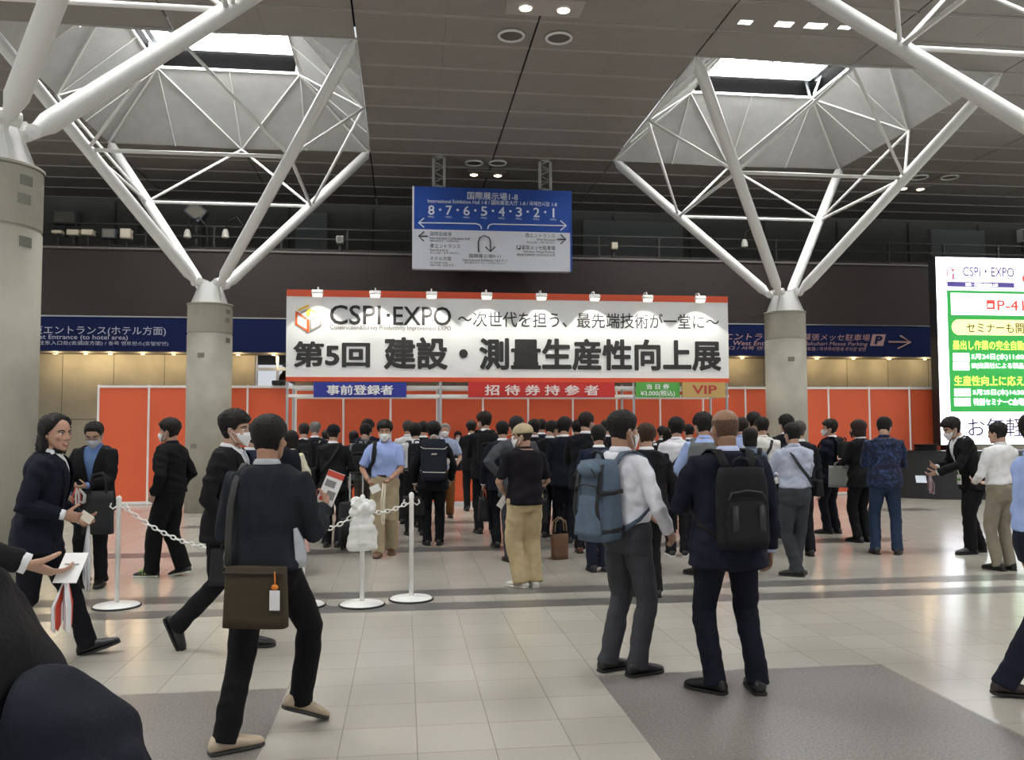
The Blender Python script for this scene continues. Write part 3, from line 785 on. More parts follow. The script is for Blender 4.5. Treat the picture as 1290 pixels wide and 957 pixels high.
# black curved counter in front of the screen, with trays
o = thing('black_counter', 'black curved information counter in front of the LED screen', 'counter', (12.3, 17.9, 0))
b = B(); n = 20; R0, R1 = 1.75, 1.15; vs = []
for i in range(n + 1):
    a_ = radians(188 + 134 * i / n)
    for r_ in (R0, R1):
        for z in (0, 1.0): vs.append((cos(a_) * r_, .9 + sin(a_) * r_ * .9 - .3, z))
fs = []
for i in range(n):
    q_ = i * 4; fs += [(q_, q_ + 4, q_ + 5, q_ + 1), (q_ + 2, q_ + 3, q_ + 7, q_ + 6), (q_ + 1, q_ + 5, q_ + 7, q_ + 3)]
fs += [(0, 1, 3, 2), (4 * n, 4 * n + 2, 4 * n + 3, 4 * n + 1)]
b.add(vs, fs); b.obj('body', mat('232426', .45), o)
b = B(); vs = []
for i in range(n + 1):
    a_ = radians(188 + 134 * i / n)
    for r_ in (R0 + .03, R1 - .03):
        for z in (1.0, 1.035): vs.append((cos(a_) * r_, .9 + sin(a_) * r_ * .9 - .3, z))
b.add(vs, fs + [(4 * i, 4 * i + 2, 4 * i + 6, 4 * i + 4) for i in range(n)]); b.obj('worktop', mat('2c2d30', .25), o)
c = aty(1166, 566, 17.55)
for i in range(4):
    o = B().loft([((0, 0, 0), (1, 0, 0), (0, 1, 0), .2, .13), ((0, 0, .022), (1, 0, 0), (0, 1, 0), .235, .16), ((0, 0, .03), (1, 0, 0), (0, 1, 0), .235, .16), ((0, 0, .012), (1, 0, 0), (0, 1, 0), .19, .12)], 24, 0, 4).obj('tray', BLACK)
    o.location = (c.x, c.y, 1.036 + .034 * i)
    tag(o, 'black tray stacked on the counter, %s of its stack' % ('bottom', 'second', 'third', 'top')[i], 'tray', 'black trays on the counter')

# ------------------------------------------------------------------ chain stanchions
for q_, (px, py, lab) in enumerate(((147, 764, 'white chain post nearest the man carrying a black tote'), (381, 763, 'white chain post behind the man with the olive bag, red-white paper bag on it'),
                                    (456, 762, 'white chain post with clear plastic bags tied to its top'), (518, 755, 'white chain post at the chain end by the queue lane'))):
    d = ray(px, py); p = Vector((0, 0, EYE)) + d * (-EYE / d.z)
    o = thing('chain_post', lab, 'post', p, 0, 'white chain posts')
    B().loft([((0, 0, z), (1, 0, 0), (0, 1, 0), r_, r_) for z, r_ in ((0, .2), (.012, .2), (.022, .185), (.032, .06), (.04, .03))], 36, 0).obj('base', WHITE, o, True)
    n = 36; B().tube([(cos(2 * pi * i / n) * .2, sin(2 * pi * i / n) * .2, .008) for i in range(n)], .009, 6, closed=True).obj('rubber_edge', BLACK, o)
    B().loft([((0, 0, z), (1, 0, 0), (0, 1, 0), r_, r_) for z, r_ in ((.03, .021), (.93, .021), (.94, .024), (.97, .024), (.985, .012))], 14).obj('pole', WHITE, o, True)
    for s in (-1, 1):
        B().tube([(s * .02, 0, .89), (s * .05, 0, .87), (s * .075, 0, .89), (s * .065, 0, .92)], .007, 6).obj('hook', WHITE, o)
    if q_ == 0: P0 = p
    if q_ == 1: P1 = p
    if q_ == 2: P2 = p
    if q_ == 3: P3 = p
tor = B()
for (a, c, sag, lab) in ((P0, P1, .26, 'white plastic chain sagging behind the man with olive bag'), (P1, P2, .05, 'short white plastic chain rising from the paper-bag post'), (P2, P3, .03, 'white plastic chain between bagged post and end post')):
    a = a + Vector((.05, 0, .885)); c = c + Vector((-.05, 0, .885))
    if a.x > P1.x - .2 and a.x < P1.x + .2: a.z -= .22
    if abs(c.x - P2.x) < .2: c.z -= .06
    if abs(a.x - P2.x) < .2: a.z -= .06
    if abs(c.x - P1.x) < .2: c.z -= .22
    Lc = (c - a).length; n = max(6, int(Lc / .042)); pts = []
    for i in range(n + 1):
        u = i / n; pts.append(a.lerp(c, u) - Vector((0, 0, sag * 4 * u * (1 - u))))
    b = B()
    for i in range(n):
        p_, q_ = pts[i], pts[i + 1]; tt = (q_ - p_).normalized(); up = tt.cross(Vector((0, 1, 0))).normalized(); sd = tt.cross(up)
        if i % 2: up, sd = sd, up
        mm = (p_ + q_) / 2; hl = (q_ - p_).length * .62
        b.tube([mm + tt * (hl * cos(2 * pi * k_ / 10)) + up * (.017 * sin(2 * pi * k_ / 10)) for k_ in range(10)], .0062, 5, closed=True)
    o = b.obj('plastic_chain', WHITE, None, True); tag(o, lab, 'chain', 'white plastic chains')
# plastic bags tied on the third post
PLB = mat('f1f1ee', .35, trans=.35, noise=.05, nscale=20, bump=.4, bscale=25)
b = B(); g = random.Random(3)
for i in range(12):
    b.ell((g.uniform(-.085, .085), g.uniform(-.09, -.03), .78 + g.uniform(-.02, .15)), (g.uniform(.03, .055), .04, g.uniform(.03, .05)), n=10)
b.loft([((.01, -.06, .50), (1, .1, 0), (-.1, 1, 0), .125, .035), ((.0, -.06, .53), (1, .1, 0), (-.1, 1, 0), .135, .055), ((.01, -.06, .64), (1, 0, 0), (0, 1, 0), .125, .06), ((-.01, -.06, .74), (1, 0, 0), (0, 1, 0), .10, .055), ((0, -.06, .79), (1, 0, 0), (0, 1, 0), .075, .05)], 18, .1, 4)
b.loft([((.06, -.10, .56), (1, .4, 0), (-.4, 1, 0), .085, .02), ((.05, -.10, .72), (1, .4, 0), (-.4, 1, 0), .07, .03)], 14, .1, 4)
me = remesh(b, .009, 2); folds(me, .009, 5); o = link('plastic_bag', me, PLB); o.location = P2
tag(o, 'clear white plastic bags knotted around the chain post top', 'plastic bag')
b = B(); b.loft([((0, -.03, .40), (1, 0, 0), (0, 1, 0), .075, .03), ((0, -.03, .66), (1, 0, 0), (0, 1, 0), .07, .035), ((0, -.03, .72), (1, 0, 0), (0, 1, 0), .03, .02)], 14, .2)
me = remesh(b, .012, 1); folds(me, .008, 6); o = link('paper_bag', me, mat('d9b0a8', .6, noise=.35, nscale=16)); o.location = P1 + Vector((-.0, 0, .08))
tag(o, 'red and white printed bag hanging on the post behind the olive bag', 'bag')

# ------------------------------------------------------------------ people
HEAD = np.array([(0, .020, .088, .055), (.008, .034, .094, .035), (.022, .046, .094, .008), (.045, .057, .094, -.035), (.065, .063, .095, -.058), (.085, .067, .095, -.074), (.11, .071, .091, -.088),
                 (.135, .0745, .094, -.096), (.16, .0755, .093, -.099), (.185, .071, .082, -.094), (.205, .060, .064, -.080), (.22, .044, .042, -.060), (.229, .024, .018, -.034), (.232, .006, -.004, -.014)])


def head_pt(z, phi):
    """head surface at height z above the chin; phi 0 = face, pi = back of head"""
    hw, fr, bk = (float(np.interp(z, HEAD[:, 0], HEAD[:, i])) for i in (1, 2, 3))
    mid, half = (fr + bk) / 2, (fr - bk) / 2
    e = 2 / 2.3
    c, s_ = cos(phi), sin(phi)
    return Vector((math.copysign(abs(s_) ** e, s_) * hw, mid + math.copysign(abs(c) ** e, c) * half, z))


HC = Vector((0, 0, .135))
SKIN = 'b9947f'
TOR = [(.90, .172, .120, 0), (.96, .170, .118, 0), (1.03, .158, .110, 0), (1.10, .152, .106, .005), (1.20, .163, .114, .01), (1.30, .176, .120, .008), (1.37, .176, .110, 0), (1.42, .150, .092, -.006), (1.455, .095, .072, -.012), (1.48, .062, .06, -.012)]


def tor_at(z): return [float(np.interp(z, [q[0] for q in TOR], [q[i] for q in TOR])) for i in (1, 2, 3)]


def ik(a, t, l1, l2, pole):
    d = t - a; L_ = max(min(d.length, (l1 + l2) * .998), abs(l1 - l2) * 1.05 + .01); dn = d.normalized()
    x = (l1 * l1 - l2 * l2 + L_ * L_) / (2 * L_); h = math.sqrt(max(l1 * l1 - x * x, 0))
    pl = (pole - dn * pole.dot(dn)).normalized()
    return a + dn * x + pl * h, a + dn * L_


def hand(b, w, d, n, curl, s, side, thumb=.5):
    d = d.normalized(); n = (n - d * n.dot(d)).normalized(); t = d.cross(n) * side
    b.loft([(w + d * (q * s), t, n, rx * s, ry * s) for q, rx, ry in ((-.03, .027, .020), (0, .028, .019), (.03, .036, .017), (.07, .042, .0145), (.092, .039, .011))], 12, .4)
    for k, (o, ln, r) in enumerate(((.030, .072, .0088), (.010, .080, .0092), (-.0105, .075, .0088), (-.0295, .060, .0078))):
        p = w + d * (.085 * s) + t * (o * s); pts = [p - d * (.02 * s), p]; a = 0; cc = curl * (1 + .12 * k)
        for sg, ca in ((.46, .75), (.30, 1.0), (.24, .7)):
            a += cc * ca; p = p + (d * cos(a) + n * sin(a)) * (ln * sg * s); pts.append(p)
        b.tube(pts, [r * s, r * s, r * s * .96, r * s * .9, r * s * .78], 8, .8)
    p = w + d * (.02 * s) + t * (.026 * s) + n * (.004 * s); dr = (d * .62 + t * .68 + n * .35).normalized(); pts = [p]
    for ln in (.042, .032, .026):
        p = p + dr * (ln * s); pts.append(p); dr = (dr + (n * .45 - t * .5) * thumb).normalized()
    b.tube(pts, [.0135 * s, .0115 * s, .0098 * s, .008 * s], 8, .8)


PEOPLE = []
STYLES = {'short': (.017, .013), 'thin': (.009, .007), 'full': (.030, .020), 'bob': (.02, .02), 'long': (.022, .03), 'bald': (0, .0035), 'buzz': (.008, .006)}


def person(label, pos, rot=0, h=1.70, top='suit', tc='1b1c20', sc='e8e8ea', pc='191a1d', shoe='151515', sole='1a1a1a', hair='short', hc='17130f', mask=None, skin=SKIN, wid=1.0, lean=0, twist=0,
           head=(0, 0), R=None, L=None, Rn=None, Ln=None, Rc=.45, Lc=.45, fR=(.10, 0, 0, -8, 0), fL=(-.10, 0, 0, 8, 0), wide=0, near=1, opening=False, tie=None, belt=False, cap=None, glasses=False, legs=True,
           Re=None, Le=None, hem=None, mouth=False, fat=0):
    """near: 0 close to the camera, 1 middle distance, 2 far in the queue"""
    s = h / 1.722; loc = Vector(pos)
    root = thing('person', label, 'person', loc, rot, None); root['category'] = 'person'
    seed = len(PEOPLE); vb, vc, vh = ((.0056, .0085, 26), (.0075, .012, 22), (.0105, .016, 18))[near]
    X, Yv, Z = Vector((1, 0, 0)), Vector((0, 1, 0)), Vector((0, 0, 1))
    # legs first: they fix the pelvis height
    feet = []
    for side, f in ((1, fR), (-1, fL)):
        yaw, pit = radians(f[3]), radians(f[4]); Rf = Matrix.Rotation(yaw, 3, 'Z') @ Matrix.Rotation(-pit, 3, 'X')
        ball = Vector((f[0], f[1] + .10, f[2])) * s
        ank = ball + Rf @ (Vector((0, -.10, .085)) * s)
        feet.append((side, ank, Rf, yaw))
    ph = .935 * s; px = sum(f[1].x for f in feet) / 2 if abs(fR[0] + fL[0]) > .35 else 0
    for _ in range(60):
        ok = all((Vector((side * .09 * s, 0, ph - .03 * s)) - a).length <= .845 * s for side, a, Rf, y in feet)
        if ok: break
        ph -= .005
    P = Vector((0, 0, ph)); dz = ph / s - .935
    Rt = Matrix.Rotation(radians(twist), 3, 'Z') @ Matrix.Rotation(-radians(lean), 3, 'X')

    def T(x, y, z):
        q = Vector((x, y, z - .935)) * s
        return P + (Rt @ q if z > .98 else q)
    shoulders = {sd: T(sd * .176 * wid, -.005, 1.374) for sd in (1, -1)}
    arms = {}
    for sd, tg, nn, pole in ((1, R, Rn, Re), (-1, L, Ln, Le)):
        sh = shoulders[sd]
        if tg is None: tg = (sd * .265 * wid, .05, .845)
        if tg == 'phone': tg = (sd * .07, .30, 1.12)
        if tg == 'front': tg = (sd * .12, .26, 1.02)
        if tg == 'pocket': tg = (sd * .215 * wid, .06, .92)
        if tg == 'hip': tg = (sd * .20 * wid, -.02, 1.03)
        tgt = P + Matrix.Rotation(radians(twist), 3, 'Z') @ (Vector((tg[0], tg[1], tg[2] - .935)) * s)
        pl = Vector(pole) if pole else Vector((sd * .75, -.75, -.35))
        el, wr = ik(sh, tgt, .285 * s, .255 * s, pl)
        d = (wr - el).normalized()
        n = Vector(nn) if nn else (Vector((-sd, .1, 0)) if d.z < -.6 else Vector((-sd * .6, 0, .8)))
        arms[sd] = (sh, el, wr, d, n)
    # ---- body: one continuous skin
    b = B()
    b.loft([(T(0, q[3], q[0]), (Rt @ X) if q[0] > .98 else X, (Rt @ Yv) if q[0] > .98 else Yv, q[1] * s * (.93 if q[0] < 1.36 else .84) * wid, q[2] * s * (.93 if q[0] < 1.36 else .84)) for q in TOR], 20, .3, 2.4)
    for side, ank, Rf, yaw in feet:
        hip = P + Vector((side * .085, 0, -.02)) * s
        kn, an = ik(hip, ank, .435 * s, .415 * s, Rf @ Yv + Vector((side * .08, .6, 0)))
        b.tube([hip, hip.lerp(kn, .5), kn, kn.lerp(an, .35), an], [.082 * s, .068 * s, .05 * s, .05 * s, .034 * s], 12)
        b.tube([an - Rf @ Vector((0, .03, .045)) * s, an + Rf @ Vector((0, .05, -.05)) * s, an + Rf @ Vector((0, .13, -.062)) * s], [.03 * s, .032 * s, .022 * s], 10)
    for sd in (1, -1):
        sh, el, wr, d, n = arms[sd]
        b.tube([T(sd * .09, -.005, 1.39), sh, sh.lerp(el, .5), el, el.lerp(wr, .3), wr], [.040 * s, .046 * s, .042 * s, (.037 if top in ('tee', 'polo') else .030) * s, (.037 if top in ('tee', 'polo') else .030) * s, .026 * s], 12)
        hand(b, wr, d, n, Rc if sd > 0 else Lc, s, sd)
    yawh, pith = radians(head[0] + twist), radians(head[1]); Rh = Matrix.Rotation(yawh, 3, 'Z') @ Matrix.Rotation(-pith, 3, 'X')
    nb = T(0, -.012, 1.44); piv = T(0, 0, 1.515); HO_ = piv - Rh @ (Vector((0, -.015, .03)) * s)
    hd = lambda q: HO_ + Rh @ (Vector(q) * s)
    b.tube([nb, T(0, -.008, 1.49), piv + Rh @ Vector((0, -.012, .035)) * s], [(.062 * s, .06 * s), (.055 * s, .055 * s), (.055 * s, .055 * s)], 14)
    rings = []
    for z, hw, fr, bk in HEAD: rings.append((hd((0, (fr + bk) / 2, z)), Rh @ X, Rh @ Yv, hw * s, (fr - bk) / 2 * s))
    b.loft(rings, 24, .2, 2.3)
    b.tube([hd((0, .088, .122)), hd((0, .100, .098)), hd((0, .112, .080)), hd((0, .098, .074))], [.009 * s, .011 * s, .0145 * s, .010 * s], 10)
    for sd in (1, -1):
        b.ell(hd((sd * .013, .099, .078)), (.009 * s, .010 * s, .008 * s), Rh, 8)
        b.ell(hd((sd * .0745, -.008, .105)), (.009 * s, .020 * s, .033 * s), Rh @ Matrix.Rotation(sd * -.35, 3, 'Z'), 10)
        b.tube([hd((sd * .014, .094, .133)), hd((sd * .034, .090, .138)), hd((sd * .054, .074, .132))], .0075 * s, 8)
        b.ell(hd((sd * .032, .083, .117)), (.0145 * s, .0125 * s, .011 * s), Rh, 10)
        b.ell(hd((sd * .045, .072, .088)), (.022 * s, .02 * s, .02 * s), Rh, 10)
    b.tube([hd((-.022, .091, .047)), hd((0, .100, .049)), hd((.022, .091, .047))], .0075 * s, 8)
    b.tube([hd((-.018, .091, .039)), hd((0, .098, .036)), hd((.018, .091, .039))], .008 * s, 8)
    b.ell(hd((0, .086, .010)), (.022 * s, .014 * s, .014 * s), Rh, 10)
    me = remesh(b, vb * (s if s < 1.05 else 1.05), 2)
    p = coords(me); q = (p - np.array(HO_)) @ np.array(Rh) / s
    mats = [mat(skin, .5, noise=.05, nscale=9, spec=.35), mat('9c5a4e', .45), mat(hc, .8), mat('dedad4', .3), mat('21150f', .25)]
    if near < 2:
        fc = np.empty(len(me.polygons) * 3, np.float32); me.polygons.foreach_get('center', fc); fc = (fc.reshape(-1, 3) - np.array(HO_)) @ np.array(Rh) / s
        ax = np.abs(fc[:, 0]); mi = np.zeros(len(fc), np.int32); fr = fc[:, 1] > .06
        if not mask: mi[fr & (ax < .024) & (np.abs(fc[:, 2] - .043) < .010)] = 1
        if mouth: mi[fr & (ax < .017) & (np.abs(fc[:, 2] - .0445) < .003)] = 3
        mi[fr & (ax > .013) & (ax < .056) & (np.abs(fc[:, 2] - (.1375 - 4 * (ax - .036) ** 2 * 4)) < .0055)] = 2
        mi[fr & (np.abs(ax - .033) < .014) & (np.abs(fc[:, 2] - .117) < .0055)] = 3
        mi[fr & (np.hypot(ax - .032, fc[:, 2] - .117) < .0062)] = 4
        mi[fr & (np.abs(ax - .033) < .016) & (np.abs(fc[:, 2] - .1235) < .0022)] = 2
        me.polygons.foreach_set('material_index', mi)
    link('body', me, mats, root)
    # ---- trousers
    if legs:
        b = B(); tm = cloth(pc)
        rg = [(.80, .16, .11, 0)] + [(q[0], q[1] + .012 + wide * .5, q[2] + .014, q[3]) for q in TOR[:3]]
        b.loft([(T(0, q[3], min(q[0], .979)) if q[0] < 1.0 else P + Vector((0, 0, .085)) * s, X, Yv, q[1] * s * wid, q[2] * s) for q in rg], 20, .2, 2.3)
        for side, ank, Rf, yaw in feet:
            hip = P + Vector((side * .083, 0, -.03)) * s; kn, an = ik(P + Vector((side * .085, 0, -.02)) * s, ank, .435 * s, .415 * s, Rf @ Yv + Vector((side * .08, .6, 0)))
            lo = an + (an - kn).normalized() * (.036 * s)
            w_ = wide
            b.tube([hip + Vector((0, 0, .06 * s)), hip.lerp(kn, .25), hip.lerp(kn, .6), kn, kn.lerp(an, .4), an.lerp(kn, .08), lo], [(.092 + w_ * .5) * s, (.095 + w_ * .6) * s, (.086 + w_) * s, (.074 + w_) * s, (.070 + w_) * s, (.067 + w_) * s, (.070 + w_) * s], 14, .15)
        me = remesh(b, vc, 4); folds(me, .0055 if near < 2 else .004, seed + 11); link('trousers', me, tm, root)
        if belt:
            b = B(); b.loft([(P + Vector((0, 0, (z - .935) * s)), X, Yv, (.166 * wid + wide * .5) * s, .124 * s) for z in (1.0, 1.036)], 28, 0, 2.3); b.obj('belt', mat('17130f', .4), root)
    # ---- shoes
    for side, ank, Rf, yaw in feet:
        fo = ank - Rf @ Vector((0, 0, .085)) * s
        prof = [(-.08, .026, .06), (-.064, .038, .092), (-.03, .041, .104), (.02, .042, .096), (.07, .047, .080), (.12, .050, .064), (.16, .045, .054), (.19, .031, .044), (.202, .015, .032)]
        b = B(); b.loft([(fo + Rf @ Vector((0, y, .014 + (hh_ - .014) / 2)) * s, Rf @ X, Rf @ Z, w_ * s, (hh_ - .014) / 2 * s) for y, w_, hh_ in prof], 16, .3, 2.6)
        sh_ = b.obj('shoe', mat(shoe, .4, spec=.5), root, True)
        b = B(); b.loft([(fo + Rf @ Vector((0, y, .011)) * s, Rf @ X, Rf @ Z, (w_ + .004) * s, .011 * s) for y, w_, hh_ in prof], 16, .3, 4); b.obj('sole', mat(sole, .6), sh_)
    # ---- upper garments
    long_ = top in ('suit', 'shirt', 'jacket', 'vest')
    g = {'suit': .024, 'jacket': .028, 'shirt': .015, 'vest': .015, 'tee': .016, 'polo': .017}[top]
    hz = hem or {'suit': .78, 'jacket': .92, 'shirt': 1.0, 'vest': 1.0, 'tee': .86, 'polo': 1.0}[top]
    gm = cloth(sc if top == 'vest' else tc)

    def tring(z, gg, fl=0):
        hw, dd, yo = tor_at(max(z, .9)); e = gg + fl
        if z > 1.42: e *= .8
        return (T(0, yo, max(z, .981)) if z > .98 else P + Vector((0, yo, z - .935)) * s, (Rt @ X) if z > .98 else X, (Rt @ Yv) if z > .98 else Yv, (hw * wid + e) * s, (dd + e + (fat if z < 1.25 else 0)) * s)

    zs = [z for z in (hz, hz + .06, .96, 1.03, 1.10, 1.20, 1.30, 1.37, 1.42, 1.455) if z >= hz]
    zs = sorted(set(round(z, 3) for z in zs))

    def torso(gg, flare): return [tring(z, gg, flare * max(0, (1.12 - z) / .34) if z < 1.12 else 0) for z in zs]
    fl = {'suit': .022, 'jacket': .012, 'shirt': .012, 'vest': .012, 'tee': .015, 'polo': .01}[top]
    b = B(); b.loft(torso(g, fl), 24, .15, 2.4)
    sl = {'suit': (.067, .058, .047), 'jacket': (.066, .062, .048), 'shirt': (.060, .052, .040), 'vest': (.060, .052, .040), 'tee': (.062, .062, .06), 'polo': (.064, .066, .064)}[top]
    for sd in (1, -1):
        sh, el, wr, d, n = arms[sd]; st0 = T(sd * .09 * wid, -.008, 1.386)
        if long_:
            b.tube([st0, sh + Vector((0, 0, .004)), sh.lerp(el, .3), sh.lerp(el, .75), el, el.lerp(wr, .3), wr.lerp(el, .06)], [.058 * s, sl[0] * s, (sl[0] - .002) * s, sl[1] * s, sl[1] * s, (sl[1] - .003) * s, sl[2] * s], 14, .15)
        else:
            b.tube([st0, sh + Vector((0, 0, .002)), sh.lerp(el, .45), sh.lerp(el, .85)], [.062 * s, sl[0] * s, sl[1] * s, sl[2] * s], 14, .15)
    me = remesh(b, vc, 5 if near == 0 else 4); folds(me, .010 if near < 2 else .005, seed)
    if opening and top in ('suit', 'jacket'):
        zt, zb, vw = 1.50, 1.06, .085
        bm = bmesh.new(); bm.from_mesh(me); Ri = Rt.transposed(); dl = []
        for f_ in bm.faces:
            c = Ri @ (f_.calc_center_median() - P) / s; z = c.z + .935
            if c.y > .02 and z > zb and abs(c.x) < vw * min(1, (z - zb) / (1.38 - zb)) ** .8: dl.append(f_)
        bmesh.ops.delete(bm, geom=dl, context='FACES'); bm.to_mesh(me); bm.free()
        for sd in (1, -1):      # lapels folded back along the opening
            pts = []; outs = []; rr = []
            for i in range(9):
                z = 1.46 - .40 * i / 8; x = sd * (.088 * min(1, (z - zb) / (1.38 - zb)) ** .8 + .016) if z > zb else sd * .014
                hw, dd, yo = tor_at(z); e = (g + .004) * s
                yy = math.sqrt(max(0, 1 - abs(x / (hw * wid + g)) ** 2.4)) * (dd + g + .004) + yo
                pts.append(T(x, yy + .002, z)); outs.append(Rt @ Vector((x * 4, 1, 0))); rr.append(((.012 + .024 * sin(pi * min(1, (i + .6) / 8.4)) ** .7) * s, .004 * s))
            B().tube(pts, rr, 8, .2, out=outs).obj('lapel', cloth(tc), root, True)
    link({'suit': 'jacket', 'jacket': 'jacket', 'shirt': 'shirt', 'vest': 'shirt', 'tee': 'shirt', 'polo': 'shirt'}[top], me, gm, root)
    if top == 'vest':
        b = B(); zv = [z for z in (.88, .94, 1.0, 1.1, 1.2, 1.3, 1.37, 1.415)]
        b.loft([tring(z, .026, .01 if z < 1.05 else 0) for z in zv], 24, .15, 2.4)
        for sd in (1, -1): b.tube([T(sd * .06, -.01, 1.40), T(sd * .14 * wid, -.008, 1.405)], .062 * s, 12)
        me = remesh(b, vc, 4); folds(me, .005, seed); link('vest', me, cloth(tc), root)
    if top in ('suit', 'jacket'):
        b = B(); hz2 = 1.0
        b.loft([tring(z, .008) for z in (1.0, 1.1, 1.2, 1.3, 1.37, 1.42, 1.455)], 20, .1, 2.4)
        if opening:
            link('shirt', remesh(b, vc, 3), cloth(sc), root)
            if tie: B().tube([T(0, .085 + .012, 1.445), T(0, .105 + .03, 1.38), T(0, .135, 1.25), T(0, .13, 1.1)], [(.016 * s, .008 * s), (.014 * s, .006 * s), (.03 * s, .006 * s), (.032 * s, .006 * s)], 8, .2, out=Rt @ Yv).obj('tie', cloth(tie), root, True)
        for sd in (1, -1):
            sh, el, wr, d, n = arms[sd]
            B().tube([wr.lerp(el, .12), wr + d * (.006 * s)], .036 * s, 12, .1).obj('shirt_cuff', cloth(sc), root, True)
    # collar: inner shirt collar standing above the garment
    cm = cloth(sc if top in ('suit', 'jacket') else (sc if top == 'vest' else tc))
    nk = 16; gap = .5 if top != 'tee' else 0
    b = B(); lo_, hi_ = [], []
    pts = []; rr = []
    for i in range(nk + 1):
        a_ = gap + (2 * pi - 2 * gap) * i / nk
        pts.append(T(sin(a_) * .066, cos(a_) * .064 - .010 + (.016 if abs(a_ - pi) > 2 else 0), 1.467 + .012 * (1 - cos(a_)) / 2 - (.018 if abs(a_ - pi) > 2.2 else 0)))
        rr.append((.020 * s if top != 'tee' else .012 * s, .006 * s))
    outs = [(q_ - T(0, -.01, 1.467)).normalized() + Vector((0, 0, .25)) for q_ in pts]
    b.tube(pts, rr, 8, .3, out=outs); b.obj('collar', cm, root, True)
    if top in ('suit', 'jacket'):
        pts = []; outs = []
        for i in range(13):
            a_ = pi * .42 + pi * 1.16 * i / 12
            pts.append(T(sin(a_) * .084, cos(a_) * .076 - .012, 1.450)); outs.append(Vector((sin(a_), cos(a_), .7)))
        B().tube(pts, (.022 * s, .008 * s) and [(.022 * s, .008 * s)] * 13, 8, .3, out=outs).obj('jacket_collar', cloth(tc), root, True)
    # ---- hair
    Tt, Ts = STYLES[hair]; n1, n2 = vh + 14, vh + 16; gq = np.random.default_rng(seed + 5)
    ph1, ph2 = gq.uniform(0, 6, 2)
    zmin = {'long': -.075, 'bob': -.005}.get(hair, .0)

    def hairline(phi):
        a_ = abs(math.degrees(phi)); a_ = 360 - a_ if a_ > 180 else a_
        tab = {'long': ([0, 30, 55, 75, 86, 97, 180], [.214, .203, .17, .135, .10, -.06, -.075]), 'bob': ([0, 40, 55, 70, 85, 100, 180], [.165, .155, .11, .03, .0, .0, .0])}.get(hair, ([0, 38, 58, 74, 84, 100, 125, 180], [.188 if hair not in ('full',) else .165, .180 if hair != 'full' else .16, .150, .105, .118, .105, .04, .022]))
        return float(np.interp(a_, *tab))
    if hair != 'none':
        rows = []
        for i in range(n1):
            u = i / (n1 - 1); z = zmin + (.232 - zmin) * (1 - (1 - u) ** 1.5); row = []
            for k_ in range(n2):
                phi = 2 * pi * k_ / n2; zz = z
                base = head_pt(max(z, .10) if hair in ('long', 'bob') else z, phi)
                if hair in ('long', 'bob'): base.z = z
                a_ = phi if phi < pi else 2 * pi - phi
                dr = (base - Vector((0, -.008, min(max(z, .09), .15)))).normalized()
                m_ = min(1, max(-.4, (z - hairline(phi)) / .022))
                mix = min(1, max(0, (z - .10) / .08)); th = Ts * (1 - mix) + Tt * mix
                if hair == 'bald': m_ = min(m_, max(-.5, ((.170 if a_ > 1.3 else .12) + gq.uniform(-.003, .003) - z) / .03))
                if hair == 'long' and z < .1: th += .016 * sin(pi * min(1, max(0, (.1 - z) / .17)))
                th *= 1 + .14 * sin(7 * phi + ph1 + 22 * z) + .10 * sin(13 * phi + ph2 - 30 * z) + gq.uniform(-.14, .14)
                if cap: th = min(th, .007)
                t_ = th * m_ if m_ > 0 else (.010 if hair not in ('long', 'bob') or z > .13 else .16) * m_
                if hair == 'bald' and m_ <= 0: t_ = -.012
                row.append(hd(base + dr * (t_ + (.001 if m_ > 0 else 0))))
            rows.append(row)
        vs = [q_ for row in rows for q_ in row]; fs = []
        for i in range(n1 - 1):
            for k_ in range(n2): fs.append((i * n2 + k_, i * n2 + (k_ + 1) % n2, (i + 1) * n2 + (k_ + 1) % n2, (i + 1) * n2 + k_))
        a0 = len(vs); vs.append(hd((0, -.01, .232 + max(Tt, 0) * .9 - (.014 if hair == 'bald' else 0)))); vs.append(hd((0, -.02, zmin)))
        for k_ in range(n2):
            fs.append(((n1 - 1) * n2 + k_, (n1 - 1) * n2 + (k_ + 1) % n2, a0)); fs.append(((k_ + 1) % n2, k_, a0 + 1))
        B().add(vs, fs).obj('hair', mat(hc, .62, noise=.3, nscale=70, bump=.7, bscale=110, spec=.3), root, True)
    # ---- mask, glasses, cap
    if mask:
        o_ = []
        nz_, na = 9, 15
        for lay in (.011, .006):
            for i in range(nz_):
                z = -.004 + .098 * i / (nz_ - 1)
                for k_ in range(na):
                    phi = radians(-72 + 144 * k_ / (na - 1)); q_ = head_pt(max(z, .004), phi); q_.z = z
                    dr = Vector((q_.x, q_.y + .02, (z - .045) * .3)).normalized()
                    bl = .020 * math.exp(-(phi / .42) ** 2) * math.exp(-((z - .066) / .034) ** 2) + .006 * math.exp(-(phi / .7) ** 2)
                    tp = (z - .045) / .05; sh_z = -.012 * (phi / 1.25) ** 2 * (1 if tp > 0 else -1)
                    q_ = q_ + dr * (lay + bl); q_.z += sh_z * abs(tp)
                    o_.append(hd(q_))
        fs = []; M_ = nz_ * na
        for i in range(nz_ - 1):
            for k_ in range(na - 1):
                q_ = i * na + k_; fs += [(q_, q_ + 1, q_ + na + 1, q_ + na), (M_ + q_, M_ + q_ + na, M_ + q_ + na + 1, M_ + q_ + 1)]
        for i in range(nz_ - 1):
            for k_ in (0, na - 1): q_ = i * na + k_; fs.append((q_, q_ + na, M_ + q_ + na, M_ + q_))
        for k_ in range(na - 1):
            for i in (0, nz_ - 1): q_ = i * na + k_; fs.append((q_, q_ + 1, M_ + q_ + 1, M_ + q_))
        fm_ = B().add(o_, fs).obj('face_mask', mat(mask, .7, wave=.06, bscale=40), root, True)
